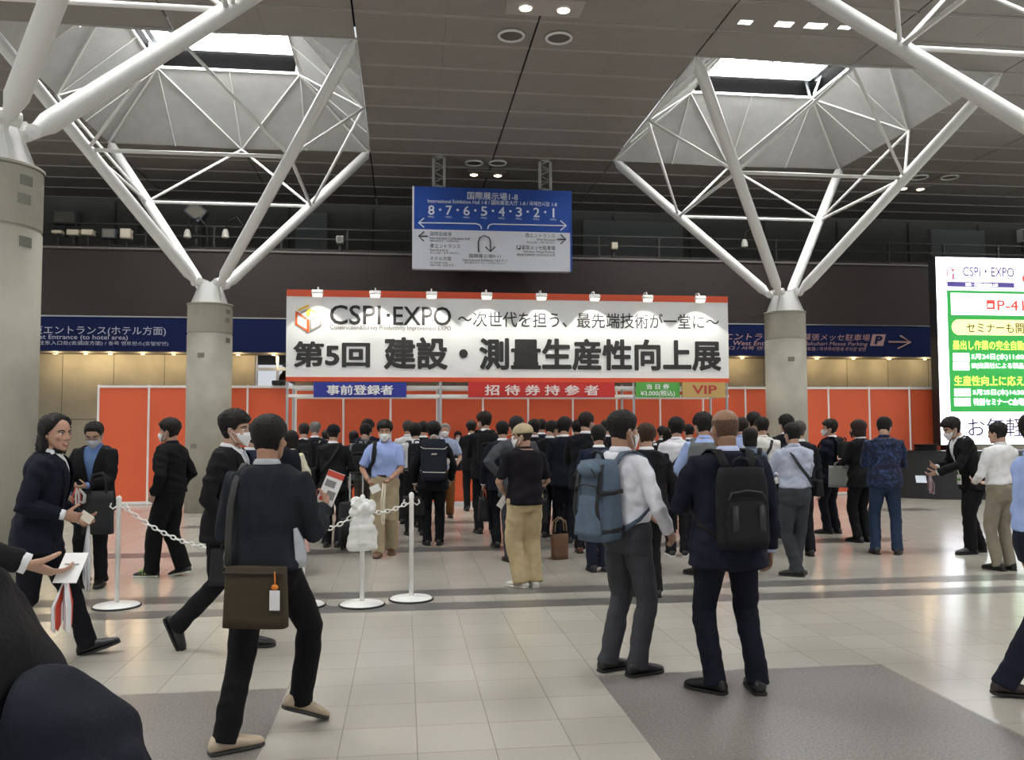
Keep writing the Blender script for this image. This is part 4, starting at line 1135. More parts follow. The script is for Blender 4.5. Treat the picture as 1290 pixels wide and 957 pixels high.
        if near < 2:
            for sd in (1, -1):
                b = B(); e_ = hd((sd * .083, -.018, .125))
                for zz in (.075, .018): b.tube([hd((sd * .064, .045, zz)), hd((sd * .079, .012, (zz + .10) / 2 + .01)), e_], .0022 * s, 5)
                b.obj('ear_loop', mat(mask, .7), fm_)
    if glasses:
        b = B()
        for sd in (1, -1):
            b.tube([hd((sd * .033 + .023 * cos(2 * pi * i / 16), .106 - .006 * abs(cos(2 * pi * i / 16)), .114 + .017 * sin(2 * pi * i / 16))) for i in range(16)], .002 * s, 5, closed=True)
            b.tube([hd((sd * .056, .098, .118)), hd((sd * .078, .04, .120)), hd((sd * .079, -.02, .118))], .002 * s, 5)
        b.tube([hd((-.010, .107, .118)), hd((.010, .107, .118))], .002 * s, 5); b.obj('glasses', mat('2a2a2c', .3, .5), root)
    if cap:
        vs = []; fs = []; na, nz_ = 28, 10
        for i in range(nz_):
            z = .138 + .094 * (1 - (1 - i / (nz_ - 1)) ** 1.6)
            for k_ in range(na):
                q_ = head_pt(min(z, .2315), 2 * pi * k_ / na); dr = (q_ - Vector((0, 0, .12))).normalized(); vs.append(hd(q_ + dr * (.021 if i else .019)))
        for i in range(nz_ - 1):
            for k_ in range(na): fs.append((i * na + k_, i * na + (k_ + 1) % na, (i + 1) * na + (k_ + 1) % na, (i + 1) * na + k_))
        a0 = len(vs); vs.append(hd((0, -.005, .256))); vs.append(hd((0, 0, .14)))
        for k_ in range(na): fs.append(((nz_ - 1) * na + k_, (nz_ - 1) * na + (k_ + 1) % na, a0)); fs.append(((k_ + 1) % na, k_, a0 + 1))
        c_ = B().add(vs, fs).obj('cap', cloth(cap), root, True)
        pts = []; b = B()
        for i, y in enumerate((.075, .10, .14, .17, .188)):
            w_ = (.066, .068, .064, .052, .028)[i]; pts.append((hd((0, y, .150 - i * .004)), Rh @ X, Rh @ Z, w_ * s, .004 * s))
        b.loft(pts, 14, .2); b.obj('brim', cloth(cap), c_, True)
        B().ell(hd((0, -.005, .257)), (.008 * s, .008 * s, .006 * s), Rh, 8).obj('button', cloth(cap), c_, True)
    info = dict(root=root, T=T, s=s, arms=arms, loc=loc, rot=rot, P=P, Rt=Rt, hd=hd, g=g, wid=wid, tor=tor_at)
    PEOPLE.append(info)
    return info


def place(p, q): return p['loc'] + Matrix.Rotation(p['rot'], 3, 'Z') @ Vector(q)


def hold(name, label, cat, p, base, group=None):
    """a thing carried by a person: an Empty at its base, returned with the offset of its parts"""
    return thing(name, label, cat, place(p, base), p['rot'], group), Vector(base)


def backpack(label, p, c='17181a', w=.29, h=.44, d=.16, z0=.98, sc=None, pocket=True, trim=None, extra=None, straps=(1, -1)):
    s, T, g = p['s'], p['T'], p['g']; yb = -(.118 + g + .006)
    base = T(0, yb - d / 2, z0); t, o = hold('backpack', label, 'backpack', p, base)
    m = mat(c, .8, noise=.08, nscale=20, bump=.3, bscale=120, spec=.25); ms = mat(sc or c, .75, bump=.2, bscale=120, spec=.25)
    b = B(); n = 9; rings = []
    for i in range(n):
        u = i / (n - 1); e = 1 - .16 * max(0, (u - .75) / .25) ** 1.6 - .10 * max(0, (.12 - u) / .12)
        rings.append((T(0, yb - d * .5 * (1 - .25 * u), z0 + h * u), p['Rt'] @ Vector((1, 0, 0)), p['Rt'] @ Vector((0, 1, 0)), w / 2 * e * s, d / 2 * (1.05 - .3 * u) * s))
    b.loft(rings, 28, .18, 3.6); b.obj('pack_body', m, t, True, o)
    if pocket:
        b = B(); rings = []
        for i in range(6):
            u = i / 5; e = 1 - .2 * max(0, (u - .6) / .4) ** 2
            rings.append((T(0, yb - d * (1.0 - .22 * u), z0 + .03 + h * .52 * u), p['Rt'] @ Vector((1, 0, 0)), p['Rt'] @ Vector((0, 1, 0)), w * .40 * e * s, .035 * s))
        b.loft(rings, 22, .3, 3.2); b.obj('front_pocket', m, t, True, o)
        b = B(); b.tube([T(-w * .36, yb - d * .98, z0 + h * .62), T(-w * .3, yb - d * .96, z0 + h * .70), T(0, yb - d * .95, z0 + h * .73), T(w * .3, yb - d * .96, z0 + h * .70), T(w * .36, yb - d * .98, z0 + h * .62)], .006 * s, 6); b.obj('zipper', mat(trim or '2e2f31', .4), t, True, o)
    B().tube([T(-.045, yb - d * .35, z0 + h), T(-.04, yb - d * .4, z0 + h + .045), T(0, yb - d * .42, z0 + h + .06), T(.04, yb - d * .4, z0 + h + .045), T(.045, yb - d * .35, z0 + h)], .011 * s, 8).obj('handle', mat(trim, .7) if trim else ms, t, True, o)
    for sd in straps:
        wd_ = p['wid']; e = g + .012; pts = [(.06, yb - .01, z0 + h - .04), (.085, -.115 - e, 1.40), (.100, -.075 - e * .6, 1.435 + e), (.112, -.012, 1.437 + e), (.120, .060 + e * .6, 1.405 + e * .6), (.128, .108 + e, 1.33), (.140, .118 + e, 1.22), (.172 * wd_ + e * .6, .06, 1.10), (.165 * wd_ + e * .7, -.06, 1.03), (.13, yb - .02, z0 + .06)]
        ou = [(0, -1, .3), (0, -1, .5), (0, -.6, .8), (0, 0, 1), (0, .6, .8), (0, 1, .2), (.3, 1, 0), (1, .5, 0), (1, -.5, 0), (.3, -1, 0)]
        B().tube([T(sd * x, y, z) for x, y, z in pts], [(.030 * s, .006 * s)] * 7 + [(.014 * s, .004 * s)] * 3, 8, .2, out=[p['Rt'] @ Vector((sd * q[0], q[1], q[2])) for q in ou]).obj('strap', ms, t, True, o)
    if extra: extra(t, o, T, s, yb, d, w, h, z0)
    return t


def crossbody(label, p, side=1, c='18181a', bag=True, bw=.28, bh=.22, drop=False, z=.86, bc=None, name='shoulder_bag', ang=None):
    """strap from one shoulder across the back and chest to a bag at the other hip"""
    s, T, g = p['s'], p['T'], p['g']; e = g + .010; wd_ = p['wid']
    base = T(-side * .25 * wd_, -.03, z) if ang is None else T(ang[0], ang[1], z)
    t, o = hold(name, label, 'bag', p, base)
    P_ = []; O_ = []
    for (x, y, zz, ou) in ((-side * .19 * wd_, -.06, 1.0, (-side, -.6, 0)), (-side * .10, -.112 - e, 1.12, (0, -1, 0)), (0, -.125 - e, 1.23, (0, -1, 0)), (side * .06, -.120 - e, 1.32, (0, -1, .1)), (side * .098, -.075 - e, 1.41, (0, -.6, .7)), (side * .105, -.01, 1.435 + e, (0, 0, 1)),
                           (side * .095, .07 + e, 1.40, (0, .6, .7)), (side * .05, .118 + e, 1.30, (0, 1, .1)), (-side * .02, .125 + e, 1.2, (0, 1, 0)), (-side * .11, .115 + e, 1.1, (0, 1, 0)), (-side * .19 * wd_, .05, 1.0, (-side, .6, 0))):
        P_.append(T(x, y, zz)); O_.append(p['Rt'] @ Vector(ou))
    if drop:
        P_ = [T(x, y, zz) for x, y, zz in ((side * .12, -.22, z + bh), (side * .135, -.15 - e, 1.08), (side * .14, -.118 - e, 1.25), (side * .13, -.08 - e, 1.38), (side * .125, -.01, 1.43 + e), (side * .125, .07 + e, 1.40), (side * .13, .12 + e, 1.25), (side * .16 * wd_, .10 + e, 1.05), (side * .215 * wd_, -.02, .98), (side * .15, -.21, z + bh))]
        O_ = [p['Rt'] @ Vector(q) for q in ((0, -1, 0), (0, -1, 0), (0, -1, 0), (0, -.8, .5), (0, 0, 1), (0, .7, .7), (0, 1, 0), (.4 * side, 1, 0), (side, 0, 0), (0, -1, 0))]
    B().tube(P_, [(.019 * s, .004 * s)] * len(P_), 8, .2, out=O_).obj('strap', mat(c, .7), t, True, o)
    if bag:
        b = B(); R = Matrix.Rotation(0 if ang is None or len(ang) < 3 else ang[2], 3, 'Z'); n = 7
        dx, dy = (.05, bw / 2) if ang is None else (bw / 2, .05)
        b.loft([(base + Vector((0, 0, bh * i / (n - 1) * s)), R @ Vector((1, 0, 0)), R @ Vector((0, 1, 0)), dx * s * (1.05 - .25 * i / (n - 1)) if dx == .05 else dx * s * (1 - .06 * i / (n - 1)), dy * s * (1 - .06 * i / (n - 1)) if dx == .05 else dy * s * (1.05 - .25 * i / (n - 1))) for i in range(n)], 24, .15, 4.5)
        b.obj('bag_body', mat(bc or c, .75, noise=.08, nscale=15, bump=.25, bscale=90, spec=.25), t, True, o)
    return t, o, base


def handbag(label, p, sd, c='161617', w=.38, h=.29, d=.11, name='briefcase', yaw=0, drop=.10, tall=None):
    """a bag hanging from a hand"""
    s = p['s']; sh, el, wr, dd, n = p['arms'][sd]; gp = wr + dd * (.085 * s) + Vector((0, 0, 0))
    base = Vector((gp.x, gp.y, max(gp.z - drop - h, .012))); t, o = hold(name, label, 'bag', p, base)
    R = Matrix.Rotation(radians(90 + yaw), 3, 'Z'); b = B(); n_ = 7
    b.loft([(base + Vector((0, 0, h * i / (n_ - 1))), R @ Vector((1, 0, 0)), R @ Vector((0, 1, 0)), w / 2 * (1 - .05 * i / (n_ - 1)), d / 2 * (1.1 - .4 * i / (n_ - 1))) for i in range(n_)], 24, .12, 5)
    b.obj('bag_body', mat(c, .6, noise=.08, nscale=15, bump=.2, bscale=90, spec=.35), t, True, o)
    for y in (-.03, .03):
        B().tube([base + R @ Vector((-.08, y, h - .01)), base + R @ Vector((-.07, y * .7, h + drop * .7)), base + R @ Vector((0, y * .3, h + drop + .005)), base + R @ Vector((.07, y * .7, h + drop * .7)), base + R @ Vector((.08, y, h - .01))], .009, 8).obj('handle', mat(c, .6), t, True, o)
    return t


def sheet(name, label, cat, p, at, w, h, R, m=None, th=.003, extra=None, group=None):
    t, o = hold(name, label, cat, p, at, group)
    B().box(o, (w, th, h), R).obj('page', m or mat('efefec', .6), t, False, o)
    if extra:
        for (u, v, a, c, mm) in extra: B().box(o + R @ Vector((u * w, -th / 2 - .0012, v * h)), (a * w, .0012, c * h), R).obj('printed_block', mm, t, False, o)
    return t


def lanyards(name, label, p, at, n=5, ln=.35, spread=.05, cols=('e9e7ea',), seed=1, cat='lanyard', dx=0):
    t, o = hold(name, label, cat, p, at); g_ = random.Random(seed)
    for i in range(n):
        x = g_.uniform(-spread, spread); y = g_.uniform(-.03, .03); l2 = ln * g_.uniform(.8, 1.05); w_ = g_.uniform(.012, .03)
        B().tube([o + Vector(q) for q in ((-.01, 0, 0), (x - w_ + dx * .5, y, -l2 * .5), (x - w_ * .8 + dx, y, -l2 * .95), (x + dx, y, -l2), (x + w_ * .8 + dx, y, -l2 * .95), (x + w_ + dx * .5, y, -l2 * .5), (.012, 0, .004))], [(.010, .0022)] * 7, 6, .2, out=Vector((.3, 1, 0))).obj('strap', mat(cols[i % len(cols)], .6), t, True, o)
    return t

# ------------------------------------------------------------------ the visitors
def pp(label, px, d, ytop, rot, h=None, **k):
    if h is None: h = EYE + (537 - ytop) * d / 1080 - .016
    k.setdefault('near', 0 if d < 7 else 1 if d < 11.6 else 2)
    return person(label, stand(px, d), radians(rot), h, **k)


NAVY, BLK, CHAR = '1b2032', '17171a', '24262b'
PAPER = mat('efefec', .6); REDP = mat('d1503c', .6); GREYP = mat('8b8b8b', .6)
DOWN = (0, 0, -1)

# -- nearest figures
fg = pp('person in dark jacket stooping past close to the camera, only the back in view', 50, 1.3, 0, 92, 1.66, top='suit', tc='1c1b1c', sc='1b2032', pc='1a1b20', lean=22, wid=1.05, hem=.76, R=(.2, .35, .9), L=(-.2, .35, .9), fat=.01)
t, o = hold('shoulder_bag', 'soft dark navy bag slung on the stooping back closest to the camera', 'bag', fg, (-.06, -.08, .86))
b = B(); b.loft([((-.06, y, z), (1, 0, 0), (0, 1, .1), rx, ry) for z, y, rx, ry in ((.86, -.07, .15, .08), (.98, -.075, .16, .09), (1.08, -.085, .15, .085), (1.15, -.075, .13, .075), (1.21, -.05, .11, .055), (1.245, -.03, .08, .03))], 22, .2, 3.2); b.ell((-.06, -.145, 1.12), (.06, .03, .03))
me = remesh(b, .012, 6); folds(me, .008, 8)
q = coords(me) - np.array(o, np.float32); me.vertices.foreach_set('co', q.astype(np.float32).ravel()); link('bag_body', me, cloth('171a24'), t)

hd_ = pp('person reaching in with a white card and lanyards, black sleeve only', -135, 3.0, 0, -85, 1.72, tc='1a1a1c', R=(.10, .47, 1.13), Rn=(-.3, 0, .9), Rc=.5)
a_ = hd_['arms'][1]; q_ = a_[2] + a_[3] * .13
sheet('white_card', 'white card held out beside the nearest concrete column', 'card', hd_, q_ + Vector((.0, .02, .03)), .085, .12, Matrix.Rotation(radians(75), 3, 'Z') @ Matrix.Rotation(radians(-40), 3, 'X'), extra=[(0, .1, .6, .05, GREYP)])
lanyards('lanyard_bundle', 'white and red lanyards dangling from the hand with white card', hd_, q_ + Vector((-.02, .0, -.02)), 7, .17, .045, ('ecebee', 'e4e2e6', 'c9452f'), 4)

lh = pp('person with shoulder-length dark hair in navy suit striding with a card', 50, 6.0, 0, -82, 1.73, tc='181b27', pc='14151b', hair='long', hc='1a1411', skin='b58d77', lean=9, opening=True, mouth=True, R=(.17, .20, 1.04), Rn=(-1, 0, .2), Rc=.7,
        L=(-.02, .27, .99), Lc=.8, fR=(.07, -.42, .02, 0, 48), fL=(-.07, .34, .035, 0, -18), head=(-34, 2), Re=(.5, -1, -.2), shoe='0d0d0e')
a_ = lh['arms'][1]; q_ = a_[2] + a_[3] * .12
sheet('white_card', 'small cream card in the hand of the long-haired person', 'card', lh, q_ + Vector((0, .03, .01)), .09, .06, Matrix.Rotation(radians(80), 3, 'Z') @ Matrix.Rotation(radians(35), 3, 'Y'), mat('e9e2d0', .6))
a_ = lh['arms'][-1]; q_ = a_[2] + a_[3] * .09
lanyards('lanyard_bundle', 'long white lanyards hanging from the long-haired person\'s hand', lh, q_, 8, .46, .06, ('dfdde2', 'cfced6', 'ececef'), 9)

young = pp('young person in black suit and white mask striding behind olive bag', 286, 6.3, 0, -103, 1.71, tc='19191c', pc='17171b', hair='full', hc='14100d', mask='e9e9e9', opening=True, tie='a9adb8', R=(.20, .10, .90), L=(-.12, .25, 1.0), lean=4,
           fR=(.07, -.44, .06, 0, 62), fL=(-.07, .16, 0, 0, -4), head=(0, 4), shoe='121213')
handbag('black bag strap and case trailing behind the young masked person', young, 1, '19191b', .34, .26, .09, 'briefcase', drop=.08)

olive = pp('person in charcoal blouson walking away with olive bag and flyer', 338, 4.45, 0, -12, 1.655, top='jacket', tc='23252b', sc='aeb2b6', pc='121214', hair='short', hc='14100e', skin='ab826a', R=(.23, .27, 1.20), Rn=(-.7, .3, .3), Rc=.75,
           L=(-.17, .22, 1.02), fR=(.15, .22, .035, -52, 22), fL=(-.07, -.20, 0, -50, 0), shoe='b3a189', sole='2b2a28', head=(-5, 0), wid=1.03, Re=(.25, -.35, -1), Le=(-.25, -.6, -.8))
for sd in (-1, 1):
    T_ = olive['T']; B().tube([T_(sd * .176, -.06, 1.13), T_(sd * .193, -.05, 1.06), T_(sd * .206, -.05, .98), T_(sd * .212, -.05, .925)], [(.012, .004), (.030, .005), (.036, .005), (.034, .005)], 8, .2, out=Vector((sd, -.75, 0))).obj('side_panel', cloth('aeb2b6'), olive['root'], True)
t, o, base = crossbody('olive brown messenger bag with white tag hanging behind person', olive, -1, '2b2a26', True, .33, .30, z=.655, bc='3d3527', ang=(.035, -.235, 0), name='messenger_bag', drop=True)
T_ = olive['T']
b = B(); b.tube([T_(.15, -.285, .94), T_(.155, -.295, .88)], .004, 6); b.ell(T_(.155, -.297, .865), (.018, .012, .014)); b.obj('orange_charm', mat('d4781f', .5), t, True, o)
B().box(T_(.155, -.297, .80), (.05, .008, .095), bev=.003).obj('white_tag', mat('dcd9dc', .5), t, True, o)
B().box(T_(.035, -.285, .93), (.30, .006, .012)).obj('zipper', mat('2c261c', .6), t, True, o)
a_ = olive['arms'][1]; q_ = a_[2] + a_[3] * .09
sheet('flyer', 'white flyer with red heading held up by the person with olive bag', 'flyer', olive, q_ + Vector((.01, .02, .07)), .095, .19, Matrix.Rotation(radians(20), 3, 'Z') @ Matrix.Rotation(radians(22), 3, 'Y'), extra=[(0, .40, 1, .17, REDP), (-.1, .12, .6, .2, GREYP), (.15, -.2, .5, .25, GREYP), (-.2, -.35, .4, .12, REDP)], th=.006)

grey = pp('person in white shirt and grey trousers wearing blue-grey backpack, looking aside', 787, 5.62, 516, -58, tc='e3e3ea', pc='3f4044', top='shirt', hair='short', hc='15110f', mask='eeeeee', skin='a98069', R=(.23, .17, .93), L=(-.05, .30, 1.0), Rc=.6, Lc=.5, lean=-4,
          fR=(.09, .02, 0, -12, 0), fL=(-.12, -.04, 0, -6, 0), shoe='131314', sole='1d1d1f', head=(-8, 3), belt=True, Rn=(-.8, -.2, .1))


def grey_extra(t, o, T, s, yb, d, w, h, z0):
    bk = mat('17181a', .6)
    for x in (-.10, .10): B().tube([T(x, yb - d * .9, z0 + .04), T(x, yb - d * 1.04, z0 + h * .45), T(x, yb - d * .72, z0 + h * .96), T(x, yb - .04, z0 + h)], [(.017, .004)] * 4, 6, .2, out=Vector((0, -1, .2))).obj('webbing', bk, t, True, o)
    for z in (.16, .62): B().tube([T(w * .50, yb - .02, z0 + h * z), T(w * .52, yb - d * .55, z0 + h * z), T(w * .42, yb - d * .95, z0 + h * z)], [(.014, .004)] * 3, 6, .2, out=Vector((1, -.3, 0))).obj('side_strap', bk, t, True, o)
    b = B(); b.tube([T(x, yb - d * .98, z0 + h * .86) + Vector((0, 0, dz)) for x, dz in ((-.10, -.02), (-.06, .03), (.06, .03), (.10, -.02))], .007, 6); b.obj('lid_zipper', bk, t, True, o)
    B().ell(T(0, yb - d * .72, z0 + h * .90), (w * .36, d * .36, .055)).obj('lid_pocket', mat('5c6b7a', .8, noise=.08, nscale=20, bump=.3, bscale=120, spec=.25), t, True, o)
    B().box(T(.05, yb - d * 1.06, z0 + h * .14), (.05, .008, .03)).obj('badge', bk, t, False, o)


backpack('large blue-grey roll-top backpack with black straps on white shirt', grey, '566473', .29, .52, .21, .90, '4d5a68', extra=grey_extra, trim='17181a')

bald = pp('balding person in navy suit with black backpack, back turned', 915, 5.2, 0, 2, 1.70, tc='191b28', pc='171924', hair='bald', hc='5a4334', skin='927059', sc='c3cbea', wid=1.14, R=(.29, .04, .85), L=(-.10, .29, 1.08), Le=(-1, -.5, -.5),
          fR=(.19, 0, 0, -10, 0), fL=(-.15, .02, 0, 38, 0), shoe='0f0f10', sole='0f0f10', hem=.77, head=(0, 3), fat=.02)


def bald_extra(t, o, T, s, yb, d, w, h, z0):
    m = mat('0f0f11', .5)
    for x in (-.08, .08): B().tube([T(x, yb - d * 1.02, z0 + .03), T(x, yb - d * 1.14, z0 + h * .25), T(x, yb - d * 1.10, z0 + h * .55)], [(.022, .004)] * 3, 6, .2, out=Vector((0, -1, 0))).obj('webbing', m, t, True, o)
    for sd in (-1, 1): B().tube([T(sd * w * .5, yb - d * .4, z0 + h * .2), T(sd * w * .51, yb - d * .45, z0 + h * .5), T(sd * w * .44, yb - d * .4, z0 + h * .85)], .006, 6).obj('side_zipper', m, t, True, o)


backpack('black laptop backpack with arched handle on the navy suit', bald, '1b1b1d', .31, .47, .14, .90, extra=bald_extra)

edge = pp('person in light blue shirt and navy trousers cut by the picture edge', 1306, 5.2, 0, -100, 1.70, top='shirt', tc='a2b6e6', pc='1a1d2b', hair='short', skin='ab826a', fR=(.08, -.28, 0, 0, 4), fL=(-.08, .30, 0, 0, 0), shoe='2a1f1b', sole='15110f', belt=True, R=(.22, .16, .95))

# -- middle distance, towards the nearest column
tote = pp('person with glasses and grey mask in black suit and blue shirt, looking down', 121, 8.75, 0, 178, 1.665, tc='19191c', sc='6a88ba', pc='17171a', opening=True, mask='b6b9c2', glasses=True, head=(4, 26), R=(.16, .25, .97), L=(-.02, .27, 1.06), Rc=.7, Lc=.9, shoe='1d1a18', hair='short')
t, o = hold('tote_bag', 'black cloth tote bag hanging from the forearm of masked person', 'bag', tote, (-.13, .24, .55))
b = B(); b.loft([(o + Vector((0, 0, .42 * i / 5)), (1, 0, 0), (0, 1, 0), .145, .05 - .006 * i) for i in range(6)], 22, .1, 6); b.obj('bag_body', mat('202123', .75, noise=.08, nscale=12), t, True, o)
for y in (-.03, .03): B().tube([o + Vector(q) for q in ((-.08, y, .40), (-.075, y, .55), (-.03, y * .5, .60), (.06, y * .5, .58), (.08, y, .40))], [(.012, .003)] * 5, 6, .2, out=Vector((0, 1, 0))).obj('handle', mat('202123', .75), t, True, o)
lanyards('plastic_pouch', 'crumpled clear badge pouch with red print held by the glasses wearer', tote, tote['arms'][-1][2] + tote['arms'][-1][3] * .09, 6, .17, .05, ('d9d6d4', 'c8c2c0', 'c85a4e'), 12, 'pouch')

jk = pp('person in black blouson and sneakers walking along the partition, hands pocketed', 216, 9.3, 530, 72, top='jacket', tc='151517', sc='1c1c1f', pc='141416', mask='e6e6e6', hair='full', hc='1a1512', R='pocket', L='pocket', fR=(.09, -.14, 0, -4, 12), fL=(-.09, .16, 0, 8, 0), shoe='23282b', sole='d9d9cf', head=(8, 4), wide=.018, wid=1.04, h=1.68)
for o in list(jk['root'].children):
    if o.name.startswith('shoe'):
        q = coords(o.data); lo, hi = q.min(0), q.max(0)
        b = B()
        for i in range(3):
            u = .42 + .12 * i; c = lo + (hi - lo) * np.array([.5, u, .5]); w_ = (hi - lo)[0] * .46
            b.tube([(c[0] - w_, c[1], lo[2] + .02), (c[0] - w_ * .6, c[1] + .02, lo[2] + .06), (c[0] + w_ * .6, c[1] + .02, lo[2] + .06), (c[0] + w_, c[1], lo[2] + .02)], .006, 5)
        b.obj('green_stripe', mat('a9c45a', .5), o)

blue = pp('person in light blue short-sleeved shirt and khaki trousers walking to camera', 485, 10.75, 529, 178, top='polo', tc='9aade0', pc='a3957a', wide=.016, mask='ececec', hair='full', hc='15110f', skin='b0866e', R=(.20, .20, .98), L=(-.08, .26, .99), Rc=.6, Lc=.7, belt=True, shoe='5b3c24', sole='3a2a1c', fR=(.08, .12, 0, -6, 0), fL=(-.09, -.14, 0, 6, 14), head=(0, 8))
backpack('black backpack hung by one strap on the light blue shirt', blue, '18181a', .28, .40, .13, 1.0, straps=(1,))
sheet('white_paper', 'white slip of paper in the hand of the khaki-trousered walker', 'paper', blue, blue['arms'][1][2] + blue['arms'][1][3] * .1 + Vector((-.06, .02, -.05)), .12, .09, Matrix.Rotation(radians(25), 3, 'Y'))
lanyards('lanyard', 'pale lanyard hanging down the khaki trousers', blue, blue['arms'][-1][2] + blue['arms'][-1][3] * .09 + Vector((.02, 0, 0)), 2, .52, .02, ('d9cfb8',), 2)

cap2 = pp('person in dark cap and black suit beside the rolling suitcase', 420, 11.5, 540, -10, top='suit', tc='1d1d20', pc='1b1b1f', hair='short', hc='191513', cap='1c1d24', L='phone', R=(.16, .25, 1.0), near=1, h=1.62)
crossbody('black diagonal strap across the capped person\'s black suit', cap2, 1, '111113', True, .3, .22, z=.9, name='shoulder_bag')
p = stand(448, 11.3)
t = thing('rolling_suitcase', 'black fabric suitcase on wheels with its chrome handle pulled up', 'suitcase', p, radians(-8))
b = B(); b.loft([((0, 0, z), (1, 0, 0), (0, 1, 0), .20 * e, .12 * e) for z, e in ((.06, .92), (.09, 1), (.35, 1), (.58, 1), (.61, .93))], 28, .1, 6); b.obj('case_body', mat('191a1c', .7, bump=.2, bscale=90), t, True)
b = B(); b.loft([((0, -.13, z), (1, 0, 0), (0, 1, 0), .16, .022) for z in (.12, .3, .42)], 20, .3, 5); b.obj('front_pocket', mat('1e1f21', .7), t, True)
for s in (-1, 1):
    B().box((s * .085, .08, .79), (.022, .012, .40)).obj('handle_bar', mat('dcdcdc', .25, .6), t)
    for y in (-.08, .08): B().tube([(s * .15 - .012, y, .032), (s * .15 + .012, y, .032)], .031, 14, .05).obj('wheel', BLACK, t, True)
B().box((0, .08, .99), (.20, .025, .025), bev=.008).obj('grip', BLACK, t)

navyp = pp('person carrying big navy backpack with white trim, back to camera', 546, 11.65, 531, 0, top='suit', tc='17181c', pc='16161a', hair='full', hc='14100e', near=1, R=(.25, .12, .9), L=(-.26, .08, .86))


def trim_extra(t, o, T, s, yb, d, w, h, z0):
    m = mat('cdc8bd', .6)
    for z in (.20, .78): B().tube([T(-w * .51, yb - d * .4, z0 + h * z + .02), T(-w * .40, yb - d * 1.0, z0 + h * z), T(w * .40, yb - d * 1.0, z0 + h * z - .01), T(w * .51, yb - d * .4, z0 + h * z + .02)], .006, 6).obj('white_cord', m, t, True, o)
    B().box(T(0, yb - d * 1.0, z0 + h * .64), (.07, .006, .02)).obj('label_patch', m, t, False, o)
    B().ell(T(w * .53, yb - d * .5, z0 + h * .45), (.03, .03, .045)).obj('charm', m, t, True, o)


backpack('big square navy backpack with white cords and handle', navyp, '20242e', .36, .56, .18, .93, pocket=False, trim='cdc8bd', extra=trim_extra)
handbag('black briefcase low beside the person with navy backpack', navyp, -1, '141416', .36, .27, .11, 'briefcase', 60)

capk = pp('person in khaki cap, black T-shirt and khaki trousers, back turned', 661, 8.6, 533, 14, top='tee', tc='17141a', pc='b3a07c', wide=.024, hair='short', hc='2a1f18', cap='b8a888', mask='eeeeee', skin='b08a75', head=(52, 4), R=(.13, .22, 1.0), L=(-.15, .21, .98), Re=(1, -.7, -.2), Le=(-1, -.7, -.2), shoe='d6d2c8', sole='cfcabf',
          fR=(.12, .0, 0, -10, 0), fL=(-.10, -.02, 0, 30, 0), fat=.015, hem=.88, wid=1.05)
sheet('white_paper', 'folded white paper held at the waist beside the khaki cap wearer', 'paper', capk, capk['arms'][-1][2] + capk['arms'][-1][3] * .1 + Vector((-.04, .02, -.03)), .07, .16, Matrix.Rotation(radians(35), 3, 'Y'))

blk = pp('person in black suit with brown hair right behind the white-shirted backpacker', 814, 8.1, 533, 6, tc='18181b', pc='17171a', hair='short', hc='3a2518', R=(.26, .1, .88), L='phone', wid=1.06)
vest = pp('person in grey knit vest over blue shirt, back turned', 886, 9.3, 521, 8, top='vest', tc='6d6f70', sc='9db0dc', pc='191a22', hair='full', hc='1a1411', L=(-.12, .27, 1.0), R='phone', wid=1.08, Le=(-1, -.7, -.2), fL=(-.14, -.04, 0, 20, 0), fR=(.08, .05, 0, 0, 0))
strapw = pp('person in white shirt with black strap and brown leather bag', 852, 10.6, 527, -10, top='shirt', tc='e0e0e6', pc='17171b', hair='full', hc='15110f', L='phone', R='front', shoe='1b1b1d', sole='e4e4e0')
crossbody('brown leather shoulder bag on a black strap, below white shirt', strapw, 1, '1a1a1c', True, .32, .36, z=.76, bc='3c211b', ang=(-.03, -.19, 0))
cross = pp('person in pale grey-blue shirt with diagonal black strap, back turned', 999, 9.15, 533, 4, top='shirt', tc='b0b6c8', pc='3d3f43', hair='short', hc='15120f', L='phone', R='phone', belt=True, wid=1.06, Re=(1, -.6, -.4), Le=(-1, -.6, -.4), fR=(.11, 0, 0, -62, 0), fL=(-.06, -.03, 0, 55, 0), shoe='1a1817')
crossbody('small black bag on diagonal strap over the pale grey-blue shirt', cross, -1, '1d1d20', True, .16, .18, z=.90)
pat = pp('person in blue floral patterned top and jeans, head bowed', 1113, 10.7, 533, -22, top='shirt', hem=.84, tc='1d2547', pc='2c3a52', hair='short', hc='15110f', head=(-20, 22), L='phone', R='phone', wid=1.1, h=1.70, fR=(.15, 0, 0, -14, 0), fL=(-.14, 0, 0, 6, 0), shoe='17181c', fat=.02)
pm = bpy.data.materials.new('floral'); pm.use_nodes = True; nt = pm.node_tree; N = nt.nodes; L = nt.links
tc_ = N.new('ShaderNodeTexCoord'); vo = N.new('ShaderNodeTexVoronoi'); vo.inputs['Scale'].default_value = 17; nz2 = N.new('ShaderNodeTexNoise'); nz2.inputs['Scale'].default_value = 16; nz2.inputs['Detail'].default_value = 4
L.new(tc_.outputs['Object'], nz2.inputs['Vector']); L.new(nz2.outputs['Color'], vo.inputs['Vector']); vo.inputs['Scale'].default_value = 7
cr = N.new('ShaderNodeValToRGB'); cr.color_ramp.elements[0].color = lin('2c4676'); cr.color_ramp.elements[0].position = .28; cr.color_ramp.elements[1].color = lin('141930'); cr.color_ramp.elements[1].position = .5
L.new(vo.outputs['Distance'], cr.inputs[0]); L.new(cr.outputs[0], N['Principled BSDF'].inputs['Base Color']); N['Principled BSDF'].inputs['Roughness'].default_value = .85
for o in pat['root'].children:
    if o.name.startswith('shirt'): o.data.materials[0] = pm
